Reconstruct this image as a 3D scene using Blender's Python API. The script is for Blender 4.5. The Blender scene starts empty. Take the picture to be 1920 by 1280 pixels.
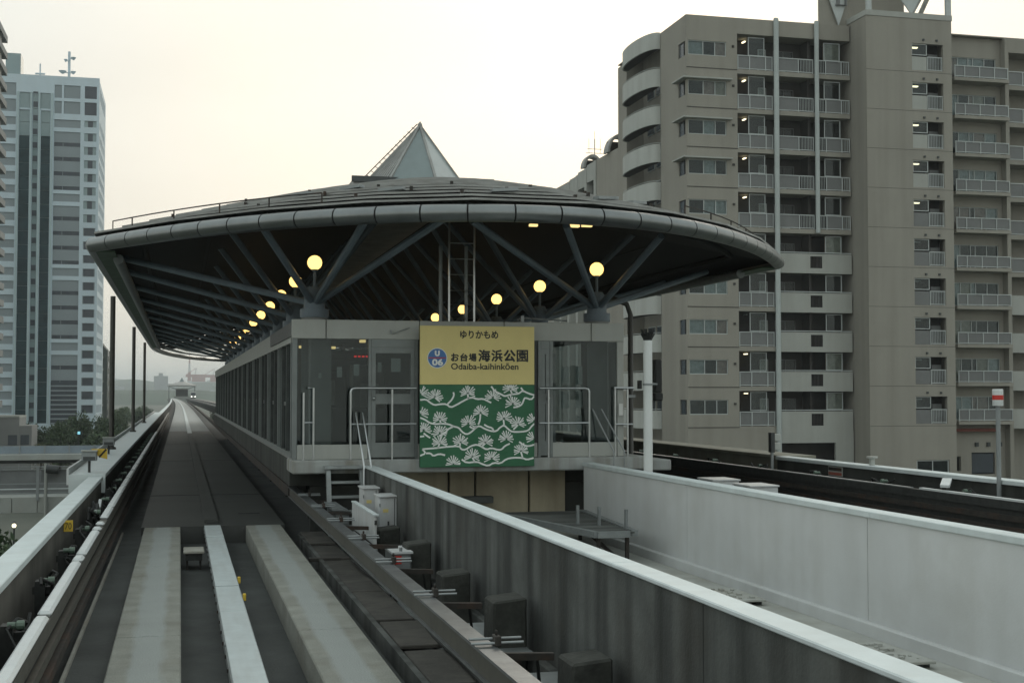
import bpy, bmesh, math, random
from mathutils import Vector, Matrix

R = math.radians
random.seed(7)
scene = bpy.context.scene
COL = scene.collection

# ------------------------------------------------------------------ camera
cam_data = bpy.data.cameras.new('camera')
cam = bpy.data.objects.new('camera', cam_data)
COL.objects.link(cam)
cam_data.sensor_width = 36.0
cam_data.lens = 46.875
cam_data.clip_start = 0.1
cam_data.clip_end = 12000
cam.location = (0, 0, 2.28)
cam.rotation_euler = (R(90) + math.atan(98 / 2500), 0, -math.atan(622 / 2500))
scene.camera = cam

# ------------------------------------------------------------------ sky: an even evening overcast with a warm side
SUN_AZ, SUN_EL = R(20), R(20)          # azimuth clockwise from +Y (along the track)
world = bpy.data.worlds.new('World')
scene.world = world
world.use_nodes = True
nt = world.node_tree
nt.nodes.clear()
N = nt.nodes.new
L = nt.links.new
out = N('ShaderNodeOutputWorld')
bg = N('ShaderNodeBackground')
sky = N('ShaderNodeTexSky')
sky.sky_type = 'NISHITA'
sky.sun_disc = False
sky.sun_elevation = SUN_EL
sky.sun_rotation = SUN_AZ
sky.dust_density = 6.0
skys = N('ShaderNodeMixRGB'); skys.blend_type = 'MULTIPLY'; skys.inputs[0].default_value = 1
skys.inputs[2].default_value = (0.075, 0.075, 0.075, 1)
L(sky.outputs[0], skys.inputs[1])
tc = N('ShaderNodeTexCoord')
sep = N('ShaderNodeSeparateXYZ'); L(tc.outputs['Generated'], sep.inputs[0])
elev = N('ShaderNodeMapRange'); elev.inputs[1].default_value = -0.02; elev.inputs[2].default_value = 0.35
L(sep.outputs[2], elev.inputs[0])
ramp = N('ShaderNodeValToRGB')
ramp.color_ramp.elements[0].position = 0.0; ramp.color_ramp.elements[0].color = (0.75, 0.79, 0.72, 1)
ramp.color_ramp.elements[1].position = 1.0; ramp.color_ramp.elements[1].color = (0.77, 0.85, 0.84, 1)
e = ramp.color_ramp.elements.new(0.35); e.color = (0.79, 0.79, 0.715, 1)
L(elev.outputs[0], ramp.inputs[0])
dot = N('ShaderNodeVectorMath'); dot.operation = 'DOT_PRODUCT'
dot.inputs[1].default_value = (math.sin(SUN_AZ) * math.cos(SUN_EL), math.cos(SUN_AZ) * math.cos(SUN_EL), math.sin(SUN_EL))
L(tc.outputs['Generated'], dot.inputs[0])
wr = N('ShaderNodeMapRange'); wr.inputs[1].default_value = 0.80; wr.inputs[2].default_value = 1.0
L(dot.outputs['Value'], wr.inputs[0])
warm = N('ShaderNodeMixRGB'); warm.blend_type = 'MIX'
warm.inputs[2].default_value = (0.86, 0.81, 0.71, 1)
wf = N('ShaderNodeMath'); wf.operation = 'MULTIPLY'; wf.inputs[1].default_value = 0.8; L(wr.outputs[0], wf.inputs[0])
L(wf.outputs[0], warm.inputs[0]); L(ramp.outputs[0], warm.inputs[1])
noi = N('ShaderNodeTexNoise'); noi.inputs['Scale'].default_value = 2.2; noi.inputs['Detail'].default_value = 5
mp = N('ShaderNodeMapping'); mp.inputs['Scale'].default_value = (1, 1, 2.6); mp.inputs['Location'].default_value = (0.3, 1.7, 0.2)
L(tc.outputs['Generated'], mp.inputs[0]); L(mp.outputs[0], noi.inputs['Vector'])
cl = N('ShaderNodeMapRange'); cl.inputs[1].default_value = 0.35; cl.inputs[2].default_value = 0.7
cl.inputs[3].default_value = 0.92; cl.inputs[4].default_value = 1.05
L(noi.outputs[0], cl.inputs[0])
cm = N('ShaderNodeMixRGB'); cm.blend_type = 'MULTIPLY'; cm.inputs[0].default_value = 1
L(warm.outputs[0], cm.inputs[1]); L(cl.outputs[0], cm.inputs[2])
mx = N('ShaderNodeMixRGB'); mx.inputs[0].default_value = 0.1
L(cm.outputs[0], mx.inputs[1]); L(skys.outputs[0], mx.inputs[2])
L(mx.outputs[0], bg.inputs[0])
bg.inputs[1].default_value = 1.13
L(bg.outputs[0], out.inputs[0])

sun_d = bpy.data.lights.new('sun', 'SUN')
sun_d.energy = 0.5
sun_d.angle = R(20)
sun_d.color = (1.0, 0.93, 0.82)
sun = bpy.data.objects.new('sun', sun_d)
COL.objects.link(sun)
sdir = Vector((math.sin(SUN_AZ) * math.cos(SUN_EL), math.cos(SUN_AZ) * math.cos(SUN_EL), math.sin(SUN_EL)))
sun.rotation_euler = sdir.to_track_quat('Z', 'Y').to_euler()
sun.location = (60, 60, 80)

scene.view_settings.view_transform = 'Standard'
scene.view_settings.look = 'None'
scene.view_settings.exposure = 0.0
scene.view_settings.gamma = 1.0
scene.cycles.max_bounces = 5
scene.cycles.use_adaptive_sampling = True
scene.cycles.adaptive_threshold = 0.02
scene.cycles.volume_bounces = 0
scene.cycles.transparent_max_bounces = 24
scene.cycles.sample_clamp_indirect = 4.0

# ------------------------------------------------------------------ helpers
WP = {}          # world position of every object that can be a parent

def tag(o, label=None, cat=None, group=None, kind=None):
    if label: o['label'] = label
    if cat: o['category'] = cat
    if group: o['group'] = group
    if kind: o['kind'] = kind
    return o

def thing(name, loc, label, cat, group=None):
    o = bpy.data.objects.new(name, None)
    o.empty_display_size = 0.3
    COL.objects.link(o)
    o.location = loc
    WP[o.name] = Vector(loc)
    return tag(o, label, cat, group)

def link(name, mesh, world_loc, parent=None):
    o = bpy.data.objects.new(name, mesh)
    COL.objects.link(o)
    w = Vector(world_loc)
    if parent is not None:
        o.parent = parent
        o.location = w - WP[parent.name]
    else:
        o.location = w
    WP[o.name] = w
    return o

def struct(o):
    o['kind'] = 'structure'
    return o

class MB:
    def __init__(self):
        self.v = []
        self.f = []
    def add(self, vs, fs):
        n = len(self.v)
        self.v += [tuple(p) for p in vs]
        self.f += [tuple(i + n for i in f) for f in fs]
    def box(self, x0, x1, y0, y1, z0, z1):
        self.add([(x0, y0, z0), (x1, y0, z0), (x1, y1, z0), (x0, y1, z0), (x0, y0, z1), (x1, y0, z1), (x1, y1, z1), (x0, y1, z1)],
                 [(0, 3, 2, 1), (4, 5, 6, 7), (0, 1, 5, 4), (1, 2, 6, 5), (2, 3, 7, 6), (3, 0, 4, 7)])
        return self
    def tube(self, pts, r, n=8, caps=True, r2=None):
        pts = [Vector(p) for p in pts]
        m = len(pts)
        rings = []
        up0 = None
        for i, p in enumerate(pts):
            t = (pts[min(i + 1, m - 1)] - pts[max(i - 1, 0)]).normalized()
            if up0 is None:
                a = Vector((0, 0, 1)) if abs(t.z) < 0.9 else Vector((1, 0, 0))
                u = t.cross(a).normalized()
            else:
                u = (up0 - t * up0.dot(t)).normalized()
            up0 = u
            w = t.cross(u)
            rr = r if r2 is None else r + (r2 - r) * i / (m - 1)
            rings.append([p + u * (rr * math.cos(2 * math.pi * k / n)) + w * (rr * math.sin(2 * math.pi * k / n)) for k in range(n)])
        vs = [q for ring in rings for q in ring]
        fs = []
        for i in range(m - 1):
            for k in range(n):
                a, b = i * n + k, i * n + (k + 1) % n
                fs.append((a, b, b + n, a + n))
        if caps:
            fs.append(tuple(range(n))[::-1])
            fs.append(tuple((m - 1) * n + k for k in range(n)))
        self.add(vs, fs)
        return self
    def bar(self, p, q, w, h):
        """rectangular bar from p to q, w across, h high"""
        p, q = Vector(p), Vector(q)
        t = (q - p).normalized()
        a = Vector((0, 0, 1)) if abs(t.z) < 0.95 else Vector((0, 1, 0))
        u = t.cross(a).normalized() * (w / 2)
        s = u.cross(t).normalized() * (h / 2)
        self.add([p - u - s, p + u - s, p + u + s, p - u + s, q - u - s, q + u - s, q + u + s, q - u + s],
                 [(0, 3, 2, 1), (4, 5, 6, 7), (0, 1, 5, 4), (1, 2, 6, 5), (2, 3, 7, 6), (3, 0, 4, 7)])
        return self
    def lathe(self, cx, cy, prof, n=16):
        vs, fs = [], []
        m = len(prof)
        for (r, z) in prof:
            for k in range(n):
                a = 2 * math.pi * k / n
                vs.append((cx + r * math.cos(a), cy + r * math.sin(a), z))
        for i in range(m - 1):
            for k in range(n):
                a, b = i * n + k, i * n + (k + 1) % n
                fs.append((a, b, b + n, a + n))
        fs.append(tuple(range(n))[::-1])
        fs.append(tuple((m - 1) * n + k for k in range(n)))
        self.add(vs, fs)
        return self
    def sphere(self, c, r, n=16, m=10):
        vs = [(c[0], c[1], c[2] - r)]
        fs = []
        for i in range(1, m):
            ph = math.pi * i / m
            for k in range(n):
                a = 2 * math.pi * k / n
                vs.append((c[0] + r * math.sin(ph) * math.cos(a), c[1] + r * math.sin(ph) * math.sin(a), c[2] - r * math.cos(ph)))
        vs.append((c[0], c[1], c[2] + r))
        for k in range(n):
            fs.append((0, 1 + (k + 1) % n, 1 + k))
        for i in range(m - 2):
            for k in range(n):
                a, b = 1 + i * n + k, 1 + i * n + (k + 1) % n
                fs.append((a, b, b + n, a + n))
        t = len(vs) - 1
        for k in range(n):
            fs.append((t, 1 + (m - 2) * n + k, 1 + (m - 2) * n + (k + 1) % n))
        self.add(vs, fs)
        return self
    def prism(self, poly, y0, y1):
        """poly of (x, z) counter-clockwise seen from -Y, extruded along Y"""
        n = len(poly)
        vs = [(x, y0, z) for x, z in poly] + [(x, y1, z) for x, z in poly]
        fs = [tuple(range(n)), tuple(range(2 * n - 1, n - 1, -1))]
        for i in range(n):
            j = (i + 1) % n
            fs.append((j, i, i + n, j + n))
        self.add(vs, fs)
        return self
    def loft(self, secs, closed_sec=True, closed_path=False, caps=True):
        m, n = len(secs), len(secs[0])
        vs = [p for s in secs for p in s]
        fs = []
        for i in range(m if closed_path else m - 1):
            for k in range(n if closed_sec else n - 1):
                a, b = i * n + k, i * n + (k + 1) % n
                c, d = ((i + 1) % m) * n + (k + 1) % n, ((i + 1) % m) * n + k
                fs.append((a, b, c, d))
        if caps and closed_sec and not closed_path:
            fs.append(tuple(range(n))[::-1])
            fs.append(tuple((m - 1) * n + k for k in range(n)))
        self.add(vs, fs)
        return self
    def holed(self, x0, x1, y0, y1, z0, z1, holes):
        """wall slab in the XZ plane with rectangular openings (x0, x1, z0, z1)"""
        xs = sorted({x0, x1, *[h[0] for h in holes], *[h[1] for h in holes]})
        zs = sorted({z0, z1, *[h[2] for h in holes], *[h[3] for h in holes]})
        xs = [x for x in xs if x0 <= x <= x1]
        zs = [z for z in zs if z0 <= z <= z1]
        for j in range(len(zs) - 1):
            zc = (zs[j] + zs[j + 1]) / 2
            run = None
            for i in range(len(xs)):
                solid = False
                if i < len(xs) - 1:
                    xc = (xs[i] + xs[i + 1]) / 2
                    solid = not any(h[0] < xc < h[1] and h[2] < zc < h[3] for h in holes)
                if solid and run is None:
                    run = xs[i]
                if not solid and run is not None:
                    self.box(run, xs[i], y0, y1, zs[j], zs[j + 1])
                    run = None
        return self
    def build(self, name, m, parent=None, smooth=False, bevel=0.0, origin=None, fix=True):
        lo = [min(p[i] for p in self.v) for i in range(3)]
        hi = [max(p[i] for p in self.v) for i in range(3)]
        w = Vector(origin) if origin else Vector(((lo[0] + hi[0]) / 2, (lo[1] + hi[1]) / 2, lo[2]))
        me = bpy.data.meshes.new(name)
        me.from_pydata([(p[0] - w.x, p[1] - w.y, p[2] - w.z) for p in self.v], [], self.f)
        if fix or bevel:
            bm = bmesh.new()
            bm.from_mesh(me)
            bmesh.ops.recalc_face_normals(bm, faces=bm.faces)
            if bevel:
                bmesh.ops.bevel(bm, geom=[e for e in bm.edges if e.calc_face_angle(0) > 0.6], offset=bevel, segments=1, affect='EDGES')
            bm.to_mesh(me)
            bm.free()
        if smooth:
            for p in me.polygons: p.use_smooth = True
            try: me.set_sharp_from_angle(angle=R(40))
            except Exception: pass
        me.materials.append(M[m] if isinstance(m, str) else m)
        return link(name, me, w, parent)

_cache = {}
def BX(name, x0, x1, y0, y1, z0, z1, m, parent=None, bevel=0.0):
    """box with shared mesh data"""
    dx, dy, dz = round(abs(x1 - x0), 4), round(abs(y1 - y0), 4), round(abs(z1 - z0), 4)
    key = (dx, dy, dz, m, bevel)
    if key not in _cache:
        me = bpy.data.meshes.new(name)
        bm = bmesh.new()
        bmesh.ops.create_cube(bm, size=1)
        for v in bm.verts:
            v.co = (v.co.x * dx, v.co.y * dy, v.co.z * dz)
        if bevel:
            bmesh.ops.bevel(bm, geom=list(bm.edges), offset=bevel, segments=1, affect='EDGES')
        bm.to_mesh(me); bm.free()
        me.materials.append(M[m])
        _cache[key] = me
    return link(name, _cache[key], ((x0 + x1) / 2, (y0 + y1) / 2, (z0 + z1) / 2), parent)

def copy_tree(o, offset, parent=None):
    c = o.copy()
    COL.objects.link(c)
    c.parent = parent
    if parent is None:
        c.location = Vector(o.location) + Vector(offset)
        WP[c.name] = WP[o.name] + Vector(offset)
    for ch in list(o.children):
        copy_tree(ch, offset, c)
    return c

ORD = ['nearest', 'second', 'third', 'fourth', 'fifth', 'sixth', 'seventh', 'eighth', 'ninth', 'tenth', 'eleventh', 'twelfth', 'thirteenth', 'fourteenth', 'fifteenth', 'sixteenth']

def lin(r, g, b):
    f = lambda c: (c / 255 / 12.92) if c <= 10 else (((c / 255) + 0.055) / 1.055) ** 2.4
    return (f(r), f(g), f(b), 1)

# ------------------------------------------------------------------ materials
M = {}
def mat(name, col, rough=0.7, metal=0.0, var=0.15, scale=1.5, bump=0.0, bscale=40, streak=0.0, streak_scale=(3, 3, 0.15), streak_col=(0.02, 0.02, 0.018), spec=0.5, patch=0.0, patch_col=(0.1, 0.08, 0.05), patch_scale=0.6):
    m = bpy.data.materials.new(name)
    m.use_nodes = True
    t = m.node_tree
    b = t.nodes['Principled BSDF']
    b.inputs['Roughness'].default_value = rough
    b.inputs['Metallic'].default_value = metal
    b.inputs['Specular IOR Level'].default_value = spec
    geo = t.nodes.new('ShaderNodeNewGeometry')
    c = (col[0], col[1], col[2], 1)
    last = None
    n1 = t.nodes.new('ShaderNodeTexNoise'); n1.inputs['Scale'].default_value = scale; n1.inputs['Detail'].default_value = 8; n1.inputs['Roughness'].default_value = 0.65
    t.links.new(geo.outputs['Position'], n1.inputs['Vector'])
    mr = t.nodes.new('ShaderNodeMapRange'); mr.inputs[1].default_value = 0.3; mr.inputs[2].default_value = 0.7
    mr.inputs[3].default_value = 1 - var; mr.inputs[4].default_value = 1 + var
    t.links.new(n1.outputs[0], mr.inputs[0])
    mul = t.nodes.new('ShaderNodeMixRGB'); mul.blend_type = 'MULTIPLY'; mul.inputs[0].default_value = 1; mul.inputs[1].default_value = c
    t.links.new(mr.outputs[0], mul.inputs[2])
    last = mul.outputs[0]
    def over(fac_socket, colr, prev):
        x = t.nodes.new('ShaderNodeMixRGB'); x.inputs[2].default_value = (*colr[:3], 1)
        t.links.new(fac_socket, x.inputs[0]); t.links.new(prev, x.inputs[1])
        return x.outputs[0]
    if streak:
        mpn = t.nodes.new('ShaderNodeMapping'); mpn.inputs['Scale'].default_value = streak_scale
        t.links.new(geo.outputs['Position'], mpn.inputs[0])
        n2 = t.nodes.new('ShaderNodeTexNoise'); n2.inputs['Scale'].default_value = 1.0; n2.inputs['Detail'].default_value = 6
        t.links.new(mpn.outputs[0], n2.inputs['Vector'])
        r2 = t.nodes.new('ShaderNodeMapRange'); r2.inputs[1].default_value = 0.42; r2.inputs[2].default_value = 0.68
        r2.inputs[3].default_value = 0; r2.inputs[4].default_value = streak
        t.links.new(n2.outputs[0], r2.inputs[0])
        last = over(r2.outputs[0], streak_col, last)
    if patch:
        n3 = t.nodes.new('ShaderNodeTexNoise'); n3.inputs['Scale'].default_value = patch_scale; n3.inputs['Detail'].default_value = 9; n3.inputs['Roughness'].default_value = 0.7
        t.links.new(geo.outputs['Position'], n3.inputs['Vector'])
        r3 = t.nodes.new('ShaderNodeMapRange'); r3.inputs[1].default_value = 0.48; r3.inputs[2].default_value = 0.66
        r3.inputs[3].default_value = 0; r3.inputs[4].default_value = patch
        t.links.new(n3.outputs[0], r3.inputs[0])
        last = over(r3.outputs[0], patch_col, last)
    t.links.new(last, b.inputs['Base Color'])
    if bump:
        n4 = t.nodes.new('ShaderNodeTexNoise'); n4.inputs['Scale'].default_value = bscale; n4.inputs['Detail'].default_value = 4
        t.links.new(geo.outputs['Position'], n4.inputs['Vector'])
        bp = t.nodes.new('ShaderNodeBump'); bp.inputs['Strength'].default_value = bump; bp.inputs['Distance'].default_value = 0.02
        t.links.new(n4.outputs[0], bp.inputs['Height']); t.links.new(bp.outputs[0], b.inputs['Normal'])
    M[name] = m
    return m

def emit(name, col, strength):
    m = bpy.data.materials.new(name); m.use_nodes = True
    b = m.node_tree.nodes['Principled BSDF']
    b.inputs['Base Color'].default_value = (*col, 1)
    b.inputs['Emission Color'].default_value = (*col, 1)
    b.inputs['Emission Strength'].default_value = strength
    M[name] = m

def glass(name, tint, gloss=0.12, rough=0.02):
    m = bpy.data.materials.new(name); m.use_nodes = True
    t = m.node_tree; t.nodes.clear()
    o = t.nodes.new('ShaderNodeOutputMaterial')
    tr = t.nodes.new('ShaderNodeBsdfTransparent'); tr.inputs[0].default_value = (*tint, 1)
    gl = t.nodes.new('ShaderNodeBsdfGlossy'); gl.inputs['Roughness'].default_value = rough; gl.inputs[0].default_value = (0.9, 0.95, 0.95, 1)
    fr = t.nodes.new('ShaderNodeFresnel'); fr.inputs[0].default_value = 1.45
    ad = t.nodes.new('ShaderNodeMath'); ad.operation = 'MULTIPLY'; ad.inputs[1].default_value = gloss; ad.use_clamp = True
    mi = t.nodes.new('ShaderNodeMixShader')
    t.links.new(fr.outputs[0], ad.inputs[0]); t.links.new(ad.outputs[0], mi.inputs[0])
    t.links.new(tr.outputs[0], mi.inputs[1]); t.links.new(gl.outputs[0], mi.inputs[2]); t.links.new(mi.outputs[0], o.inputs[0])
    M[name] = m

mat('deck_concrete', (0.058, 0.063, 0.06), 0.85, var=0.35, scale=1.2, bump=0.3, patch=0.7, patch_col=(0.03, 0.032, 0.03), patch_scale=0.5)
mat('slab_shaded', (0.055, 0.058, 0.053), 0.55, var=0.35, scale=0.8, bump=0.2, patch=0.6, patch_col=(0.02, 0.021, 0.02), patch_scale=0.4)  # slab concrete darkened: the station roof's shade is put into the colour
mat('strip_concrete', (0.30, 0.295, 0.26), 0.9, var=0.22, scale=2.2, bump=0.5, bscale=60, patch=0.45, patch_col=(0.20, 0.17, 0.12), patch_scale=0.9)
mat('pedestal_concrete', (0.05, 0.052, 0.045), 0.95, var=0.5, scale=4, bump=0.5, bscale=25, patch=0.5, patch_col=(0.02, 0.022, 0.018), patch_scale=2.5)
mat('slab_skylit', (0.36, 0.365, 0.35), 0.85, var=0.2, scale=3, bump=0.4, bscale=70, patch=0.3, patch_col=(0.27, 0.25, 0.20), patch_scale=1.3)  # same slab in a paler colour that stands for open sky light
mat('wall_dark', (0.10, 0.107, 0.10), 0.9, var=0.35, scale=1.5, bump=0.25, streak=0.97, streak_scale=(0.3, 2.0, 0.13), streak_col=(0.012, 0.014, 0.012), patch=0.35, patch_col=(0.055, 0.045, 0.032))
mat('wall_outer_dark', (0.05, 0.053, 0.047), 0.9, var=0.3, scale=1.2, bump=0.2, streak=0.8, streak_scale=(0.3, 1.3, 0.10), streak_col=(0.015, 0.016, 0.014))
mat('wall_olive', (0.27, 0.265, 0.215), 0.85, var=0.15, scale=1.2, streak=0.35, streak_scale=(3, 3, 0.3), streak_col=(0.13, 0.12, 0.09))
mat('wall_left', (0.095, 0.092, 0.078), 0.9, var=0.3, scale=1.2, bump=0.2, streak=0.8, streak_scale=(0.3, 1.5, 0.10), streak_col=(0.035, 0.034, 0.028))
mat('stair_steel', (0.30, 0.325, 0.32), 0.6, 0.2, var=0.2, scale=5)
mat('wall_white', (0.60, 0.615, 0.61), 0.8, var=0.07, scale=0.7, bump=0.08, streak=0.2, streak_scale=(0.3, 2.4, 0.12), streak_col=(0.42, 0.42, 0.39), patch=0.22, patch_col=(0.42, 0.41, 0.37), patch_scale=1.1)
mat('coping_white', (0.60, 0.66, 0.66), 0.6, var=0.07, scale=2.5, streak=0.15, streak_scale=(2, 4, 0.5), streak_col=(0.3, 0.3, 0.27))
mat('floor_pale', (0.42, 0.43, 0.40), 0.9, var=0.15, scale=0.9, patch=0.5, patch_col=(0.24, 0.22, 0.17), patch_scale=0.8)
mat('slab_edge', (0.34, 0.36, 0.35), 0.85, var=0.15, scale=2, streak=0.6, streak_scale=(4, 4, 0.3), streak_col=(0.16, 0.14, 0.10), bump=0.1)
mat('beige_panel', (0.44, 0.39, 0.28), 0.85, var=0.15, scale=1.5, streak=0.35, streak_scale=(3, 3, 0.3), streak_col=(0.15, 0.12, 0.08))
mat('cover_white', (0.48, 0.53, 0.53), 0.5, var=0.09, scale=4, streak=0.25, streak_scale=(9, 0.7, 1), streak_col=(0.33, 0.32, 0.29))
mat('steel', (0.20, 0.212, 0.218), 0.42, 0.85, var=0.3, scale=5, patch=0.25, patch_col=(0.13, 0.125, 0.115), patch_scale=3)
mat('galvanised', (0.27, 0.29, 0.29), 0.5, 0.5, var=0.15, scale=6)
mat('rust_steel', (0.04, 0.036, 0.031), 0.8, 0.2, var=0.4, scale=6, patch=0.5, patch_col=(0.10, 0.05, 0.03), patch_scale=2)
mat('dark_gear', (0.03, 0.032, 0.03), 0.7, var=0.4, scale=8)
mat('insulator_green', (0.09, 0.135, 0.10), 0.4, var=0.25, scale=9)
mat('pad_white', (0.60, 0.63, 0.63), 0.5, var=0.08, scale=8, patch=0.2, patch_col=(0.35, 0.3, 0.24), patch_scale=4)
mat('conductor', (0.085, 0.08, 0.065), 0.5, 0.3, var=0.3, scale=6, patch=0.4, patch_col=(0.06, 0.055, 0.05), patch_scale=3)
mat('plank', (0.055, 0.052, 0.045), 0.9, var=0.4, scale=3, bump=0.3, patch=0.55, patch_col=(0.11, 0.10, 0.085), patch_scale=1.6)
mat('cabinet_white', (0.58, 0.60, 0.60), 0.45, var=0.07, scale=3, streak=0.3, streak_scale=(6, 6, 0.6), streak_col=(0.35, 0.31, 0.25))
mat('red', (0.5, 0.03, 0.02), 0.45, var=0.1, scale=6)
mat('yellow', (0.62, 0.42, 0.04), 0.45, var=0.1, scale=6)
mat('panel_light', (0.40, 0.415, 0.385), 0.55, var=0.06, scale=1.5, streak=0.2, streak_scale=(5, 5, 0.4), streak_col=(0.26, 0.25, 0.22))
mat('mullion', (0.20, 0.22, 0.215), 0.45, 0.3, var=0.1, scale=4)
mat('frame_dark', (0.06, 0.065, 0.065), 0.5, 0.3, var=0.2, scale=4)
mat('railing_steel', (0.48, 0.50, 0.50), 0.28, 1.0, var=0.1, scale=5)
mat('pipe_silver', (0.21, 0.225, 0.225), 0.33, 0.9, var=0.13, scale=2.2, streak=0.2, streak_scale=(3, 3, 3), streak_col=(0.2, 0.2, 0.19))
mat('gap_black', (0.012, 0.012, 0.012), 0.9, var=0.1)
mat('slat_grey', (0.33, 0.335, 0.32), 0.6, 0.2, var=0.35, scale=2, streak=0.5, streak_scale=(4, 4, 4), streak_col=(0.12, 0.11, 0.095))
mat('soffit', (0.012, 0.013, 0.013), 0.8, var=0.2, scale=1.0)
mat('strut_blue', (0.17, 0.215, 0.25), 0.5, 0.1, var=0.15, scale=3)
mat('column_concrete', (0.30, 0.31, 0.30), 0.8, var=0.15, scale=2)
mat('skylight_panel', (0.19, 0.235, 0.235), 0.25, 0.0, var=0.12, scale=1.5)
mat('skylight_panel_pale', (0.34, 0.38, 0.375), 0.2, 0.0, var=0.1, scale=1.5)
mat('sign_yellow', (0.74, 0.62, 0.25), 0.55, var=0.05, scale=2, streak=0.12, streak_scale=(3, 3, 0.4), streak_col=(0.5, 0.42, 0.18))
mat('sign_green', (0.02, 0.125, 0.055), 0.5, var=0.12, scale=2)
mat('sign_white', (0.80, 0.82, 0.79), 0.55, var=0.06, scale=5)
mat('sign_black', (0.02, 0.022, 0.02), 0.55, var=0.1, scale=5)
mat('sign_blue', (0.06, 0.17, 0.40), 0.5, var=0.05, scale=5)
mat('sign_red', (0.45, 0.05, 0.05), 0.5, var=0.05, scale=5)
mat('platform_floor', (0.25, 0.25, 0.24), 0.6, var=0.15, scale=2)
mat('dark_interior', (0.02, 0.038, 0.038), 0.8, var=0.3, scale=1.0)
mat('paper', (0.65, 0.66, 0.63), 0.7, var=0.05, scale=4)
mat('apt_wall', (0.30, 0.285, 0.245), 0.9, var=0.06, scale=0.5, bump=0.05, streak=0.22, streak_scale=(0.9, 0.9, 0.04), streak_col=(0.13, 0.12, 0.10), patch=0.25, patch_col=(0.16, 0.15, 0.13), patch_scale=0.25)
mat('apt_pale', (0.37, 0.38, 0.35), 0.85, var=0.06, scale=0.5, streak=0.25, streak_scale=(1.2, 1.2, 0.08), streak_col=(0.24, 0.23, 0.2))
mat('apt_round_skylit', (0.44, 0.455, 0.425), 0.85, var=0.06, scale=0.5, streak=0.3, streak_scale=(1.2, 1.2, 0.08), streak_col=(0.28, 0.27, 0.24))  # parapet concrete made brighter: sky light on the outer faces, put into the colour
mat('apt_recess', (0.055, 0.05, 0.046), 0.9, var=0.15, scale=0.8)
mat('apt_white', (0.44, 0.47, 0.46), 0.55, var=0.08, scale=1.0)
mat('apt_pipe', (0.40, 0.44, 0.43), 0.5, var=0.1, scale=0.6, streak=0.2, streak_scale=(2, 2, 0.1), streak_col=(0.28, 0.27, 0.24))
mat('apt_rail_panel', (0.15, 0.155, 0.152), 0.5, var=0.08, scale=1.0)
mat('curtain_pale', (0.36, 0.39, 0.39), 0.9, var=0.25, scale=3)
mat('curtain_beige', (0.34, 0.31, 0.26), 0.9, var=0.25, scale=3)
mat('curtain_rose', (0.33, 0.25, 0.22), 0.9, var=0.25, scale=3)
mat('curtain_dark', (0.025, 0.028, 0.028), 0.9, var=0.4, scale=2)
mat('tower_white', (0.52, 0.62, 0.67), 0.7, var=0.05, scale=0.2, streak=0.1, streak_scale=(0.6, 0.6, 0.03), streak_col=(0.35, 0.35, 0.32))
mat('tower_grey', (0.245, 0.285, 0.30), 0.7, var=0.06, scale=0.2)
mat('tower_dark', (0.045, 0.057, 0.07), 0.25, var=0.3, scale=0.3)
mat('tower_teal', (0.018, 0.045, 0.052), 0.3, spec=0.25, var=0.5, scale=0.25)
mat('tower_paleblue', (0.25, 0.33, 0.34), 0.15, var=0.1, scale=0.3)
mat('tower_mullion', (0.40, 0.50, 0.51), 0.5, var=0.05, scale=0.5)
mat('block_grey', (0.24, 0.245, 0.235), 0.85, var=0.08, scale=0.3)
mat('block_green', (0.07, 0.085, 0.075), 0.8, var=0.2, scale=0.5)
mat('block_far', (0.30, 0.32, 0.32), 0.9, var=0.15, scale=0.05)
mat('bark', (0.07, 0.055, 0.04), 0.9, var=0.3, scale=4)
mat('asphalt', (0.05, 0.052, 0.053), 0.85, var=0.2, scale=0.5)
mat('ground_grey', (0.09, 0.10, 0.08), 0.9, var=0.3, scale=0.05)
mat('hill', (0.05, 0.075, 0.05), 0.95, var=0.3, scale=0.01)
mat('barrier_blue', (0.22, 0.27, 0.31), 0.6, var=0.1, scale=0.6)
mat('barrier_pale', (0.33, 0.35, 0.33), 0.8, var=0.1, scale=0.6, streak=0.3, streak_scale=(1, 1, 0.2), streak_col=(0.25, 0.24, 0.2))
mat('fence_grey', (0.24, 0.26, 0.26), 0.6, var=0.1, scale=2)
mat('fence_panel', (0.17, 0.18, 0.18), 0.6, var=0.15, scale=1)
mat('crane_red', (0.35, 0.09, 0.06), 0.6, var=0.1, scale=0.05)
mat('crane_white', (0.6, 0.6, 0.58), 0.6, var=0.1, scale=0.05)
mat('awning_red', (0.16, 0.05, 0.035), 0.8, var=0.2, scale=2)
mat('pole_white', (0.68, 0.71, 0.70), 0.5, var=0.05, scale=2, streak=0.15, streak_scale=(6, 6, 0.3), streak_col=(0.45, 0.44, 0.4))
mat('black_mesh', (0.012, 0.013, 0.012), 0.7, var=0.3, scale=9)
mat('downpipe', (0.06, 0.058, 0.05), 0.5, var=0.2, scale=3)
mat('verdigris', (0.10, 0.15, 0.10), 0.6, 0.2, var=0.3, scale=2)
emit('globe_glow', (1.0, 0.62, 0.18), 2.4)
emit('lamp_warm', (1.0, 0.74, 0.30), 1.3)
emit('lamp_white', (1.0, 0.88, 0.58), 2.2)
emit('led_red', (1.0, 0.03, 0.03), 0.9)
emit('led_cyan', (0.3, 0.75, 0.9), 0.7)
emit('headlight', (1.0, 0.97, 0.9), 3.0)
glass('station_glass', (0.62, 0.66, 0.66), 0.9)
glass('window_glass', (0.80, 0.84, 0.84), 0.7)
mat('frame_side', (0.07, 0.078, 0.076), 0.4, 0.3, var=0.3, scale=3)

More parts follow.
